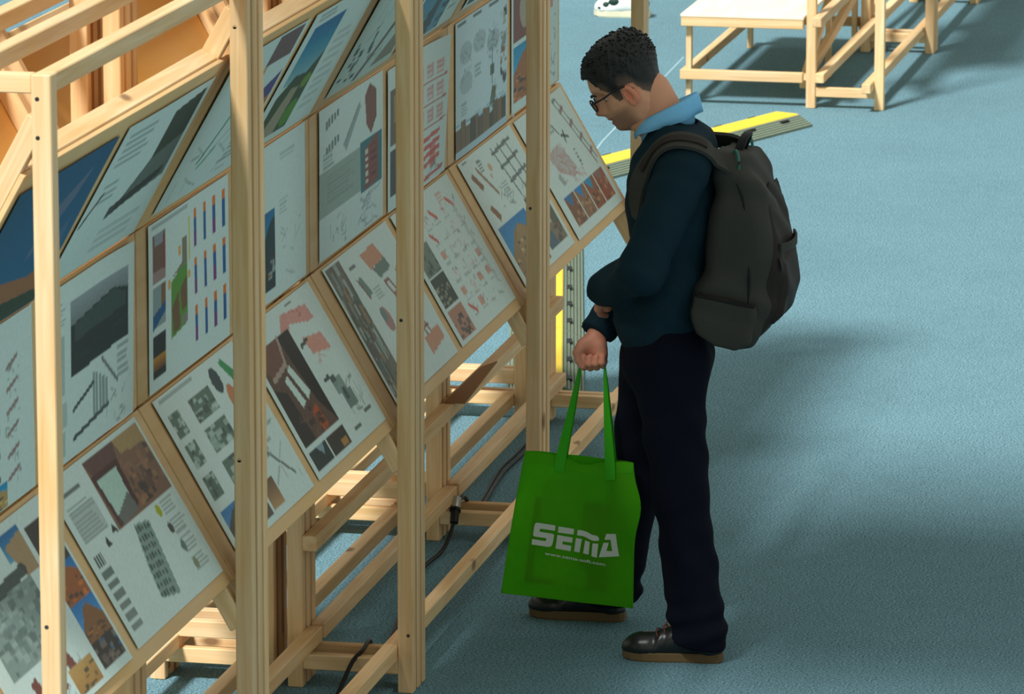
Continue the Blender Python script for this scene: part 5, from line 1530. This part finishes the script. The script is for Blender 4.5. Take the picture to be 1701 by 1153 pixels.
def lay_print(name, bm):
    bm.normal_update()
    bmesh.ops.triangulate(bm, faces=bm.faces)
    for _ in range(3):
        es = [e for e in bm.edges if e.calc_length() > .05]
        if es: bmesh.ops.subdivide_edges(bm, edges=es, cuts=1)
    bmesh.ops.triangulate(bm, faces=bm.faces)
    co = np.array([tuple(v.co) for v in bm.verts])
    w = bag_surface(co[:, 0], co[:, 1], -1); w[:, 0] -= .0013
    bm.verts.index_update()
    fc = [tuple(v.index for v in f_.verts) for f_ in bm.faces]
    bm.free()
    return obj_world(name, w, fc, M['bag_print'], fr_)
for nm, polys in LET.items():
    bm = bmesh.new()
    for pl in polys: bm.faces.new([bm.verts.new((u, v_, 0)) for u, v_ in pl])
    lay_print(nm, bm)
tx = bpy.data.curves.new('web_address', 'FONT'); tx.body = 'www.sema-soft.com'; tx.size = 1.0; tx.resolution_u = 3; tx.offset = 0.018
to_ = bpy.data.objects.new('web_address_tmp', tx); col.objects.link(to_)
bpy.context.view_layer.update()
tm = bpy.data.meshes.new_from_object(to_.evaluated_get(bpy.context.evaluated_depsgraph_get()))
tco = np.array([tuple(v.co) for v in tm.vertices]); tw_ = tco[:, 0].max() - tco[:, 0].min(); x0_ = tco[:, 0].min()
tfa = [tuple(p_.vertices) for p_ in tm.polygons]
bpy.data.objects.remove(to_, do_unlink=True)
tt = (tco[:, 0] - x0_) / tw_
uvx = .302 + (.788 - .302) * tt; uvy = .689 + (.720 - .689) * tt - tco[:, 1] * .031
w = bag_surface(uvx, uvy, -1); w[:, 0] -= .0013
obj_world('web_address', w, tfa, M['bag_print'], fr_)
# leaflets showing faintly through the cloth
M['leaflet'] = plain('leaflet_paper', rgb(176, 186, 96), rough=0.6)
M['leaflet_dark'] = plain('leaflet_folder', rgb(40, 70, 36), rough=0.6)
for i, (u0, v0, u1, v1, xo, mt, lab) in enumerate((
        (.16, .30, .80, .90, -.006, 'leaflet_dark', 'dark folder inside the green tote bag'),
        (.22, .16, .58, .86, -.0095, 'leaflet', 'pale tall leaflet showing through the green tote bag'),
        (.40, .76, .64, .90, -.0085, 'leaflet', 'small pale card at the bottom of the green tote bag'))):
    a = bag_surface(np.array([u0, u1, u1, u0]), np.array([v0, v0, v1, v1]), -1); a[:, 0] = 2.372 + xo
    b = a.copy(); b[:, 0] += .002
    o = obj_world('leaflet', np.concatenate([a, b]), [(0, 1, 2, 3), (7, 6, 5, 4), (0, 4, 5, 1), (1, 5, 6, 2), (2, 6, 7, 3), (3, 7, 4, 0)], M[mt])
    tag(o, lab, 'leaflet')

# ------------------------------------------------------------------ a sneaker at the back of the hall
M['white_leather'] = plain('white_sneaker', rgb(232, 236, 230), rough=0.5, noise=0.05, scale=30)
M['sneaker_sole'] = plain('cream_sole', rgb(222, 216, 186), rough=0.6)
M['sneaker_dark'] = plain('sneaker_dark_patch', rgb(24, 54, 46), rough=0.6)
sk = empty('sneaker', P(14.05, -1.785, 0))
tag(sk, 'white sneaker with dark green patches on the carpet beyond the stand', 'sneaker')
def SK(x, y, z): return Vector((14.05 + x, 1.785 + y, z))
ring = [(w * s_, t * .285) for s_, lst in ((1, [(-.5, .0), (-.48, .026), (-.3, .036), (0, .036), (.25, .047), (.42, .036), (.5, 0)]), (-1, [(.42, .034), (.25, .043), (0, .033), (-.3, .034), (-.48, .024)])) for t, w in lst]
n = len(ring); vv = []; ff = []
for z, s_ in ((0, .95), (.006, 1.0), (.028, 1.0), (.033, .96)): vv += [SK(x * s_, y * s_, z) for x, y in ring]
for k in range(3):
    for i in range(n): ff.append((k * n + i, k * n + (i + 1) % n, (k + 1) * n + (i + 1) % n, (k + 1) * n + i))
ff += [tuple(range(n))[::-1], tuple(range(3 * n, 4 * n))]
obj_world('sole', vv, ff, M['sneaker_sole'], sk)
Fh = Field((-.07, -.17, .01), (.07, .17, .17), .0042)
Fh.add(Fh.ell((0, .075, .042), (.042, .065, .045))); Fh.add(Fh.cap((0, .09, .045), (0, -.09, .06), .038, .038), .02)
Fh.add(Fh.cap((0, .01, .07), (0, -.055, .11), .034, .038), .03); Fh.add(Fh.cap((0, -.10, .04), (0, -.095, .10), .034, .032), .02)
Fh.cut(Fh.cap((0, -.06, .17), (0, -.066, .13), .034, .026), .006); Fh.cut((Fh.Z - .030) + 0 * Fh.f)
v, f = Fh.mesh(); v = relax(v, f, 2)
up_ = solid('upper', v + np.array(SK(0, 0, 0)), f, M['white_leather'], sk)
for c, r in (((-.026, .075, .058), (.020, .026, .020)), ((-.030, .105, .046), (.014, .014, .010)), ((-.034, .035, .075), (.012, .030, .020)), ((-.034, -.120, .075), (.012, .022, .026))):
    bm = bmesh.new(); bmesh.ops.create_uvsphere(bm, u_segments=14, v_segments=8, radius=1.0); bmesh.ops.scale(bm, vec=r, verts=bm.verts)
    me = bpy.data.meshes.new('patch'); bm.to_mesh(me); bm.free()
    o = link('patch', me, M['sneaker_dark'], sk, True); o.location = SK(*c) - parent_world(sk)
for k in range(4):
    y = .055 - .022 * k; z = .088 + .013 * k
    v_, f_ = tube_mesh(smooth_path([SK(-.026, y, z - .012), SK(-.01, y, z + .003), SK(.01, y, z + .003), SK(.026, y, z - .012)], 4), .003, 6)
    obj_world('lace', v_, f_, M['white_leather'], sk, True)
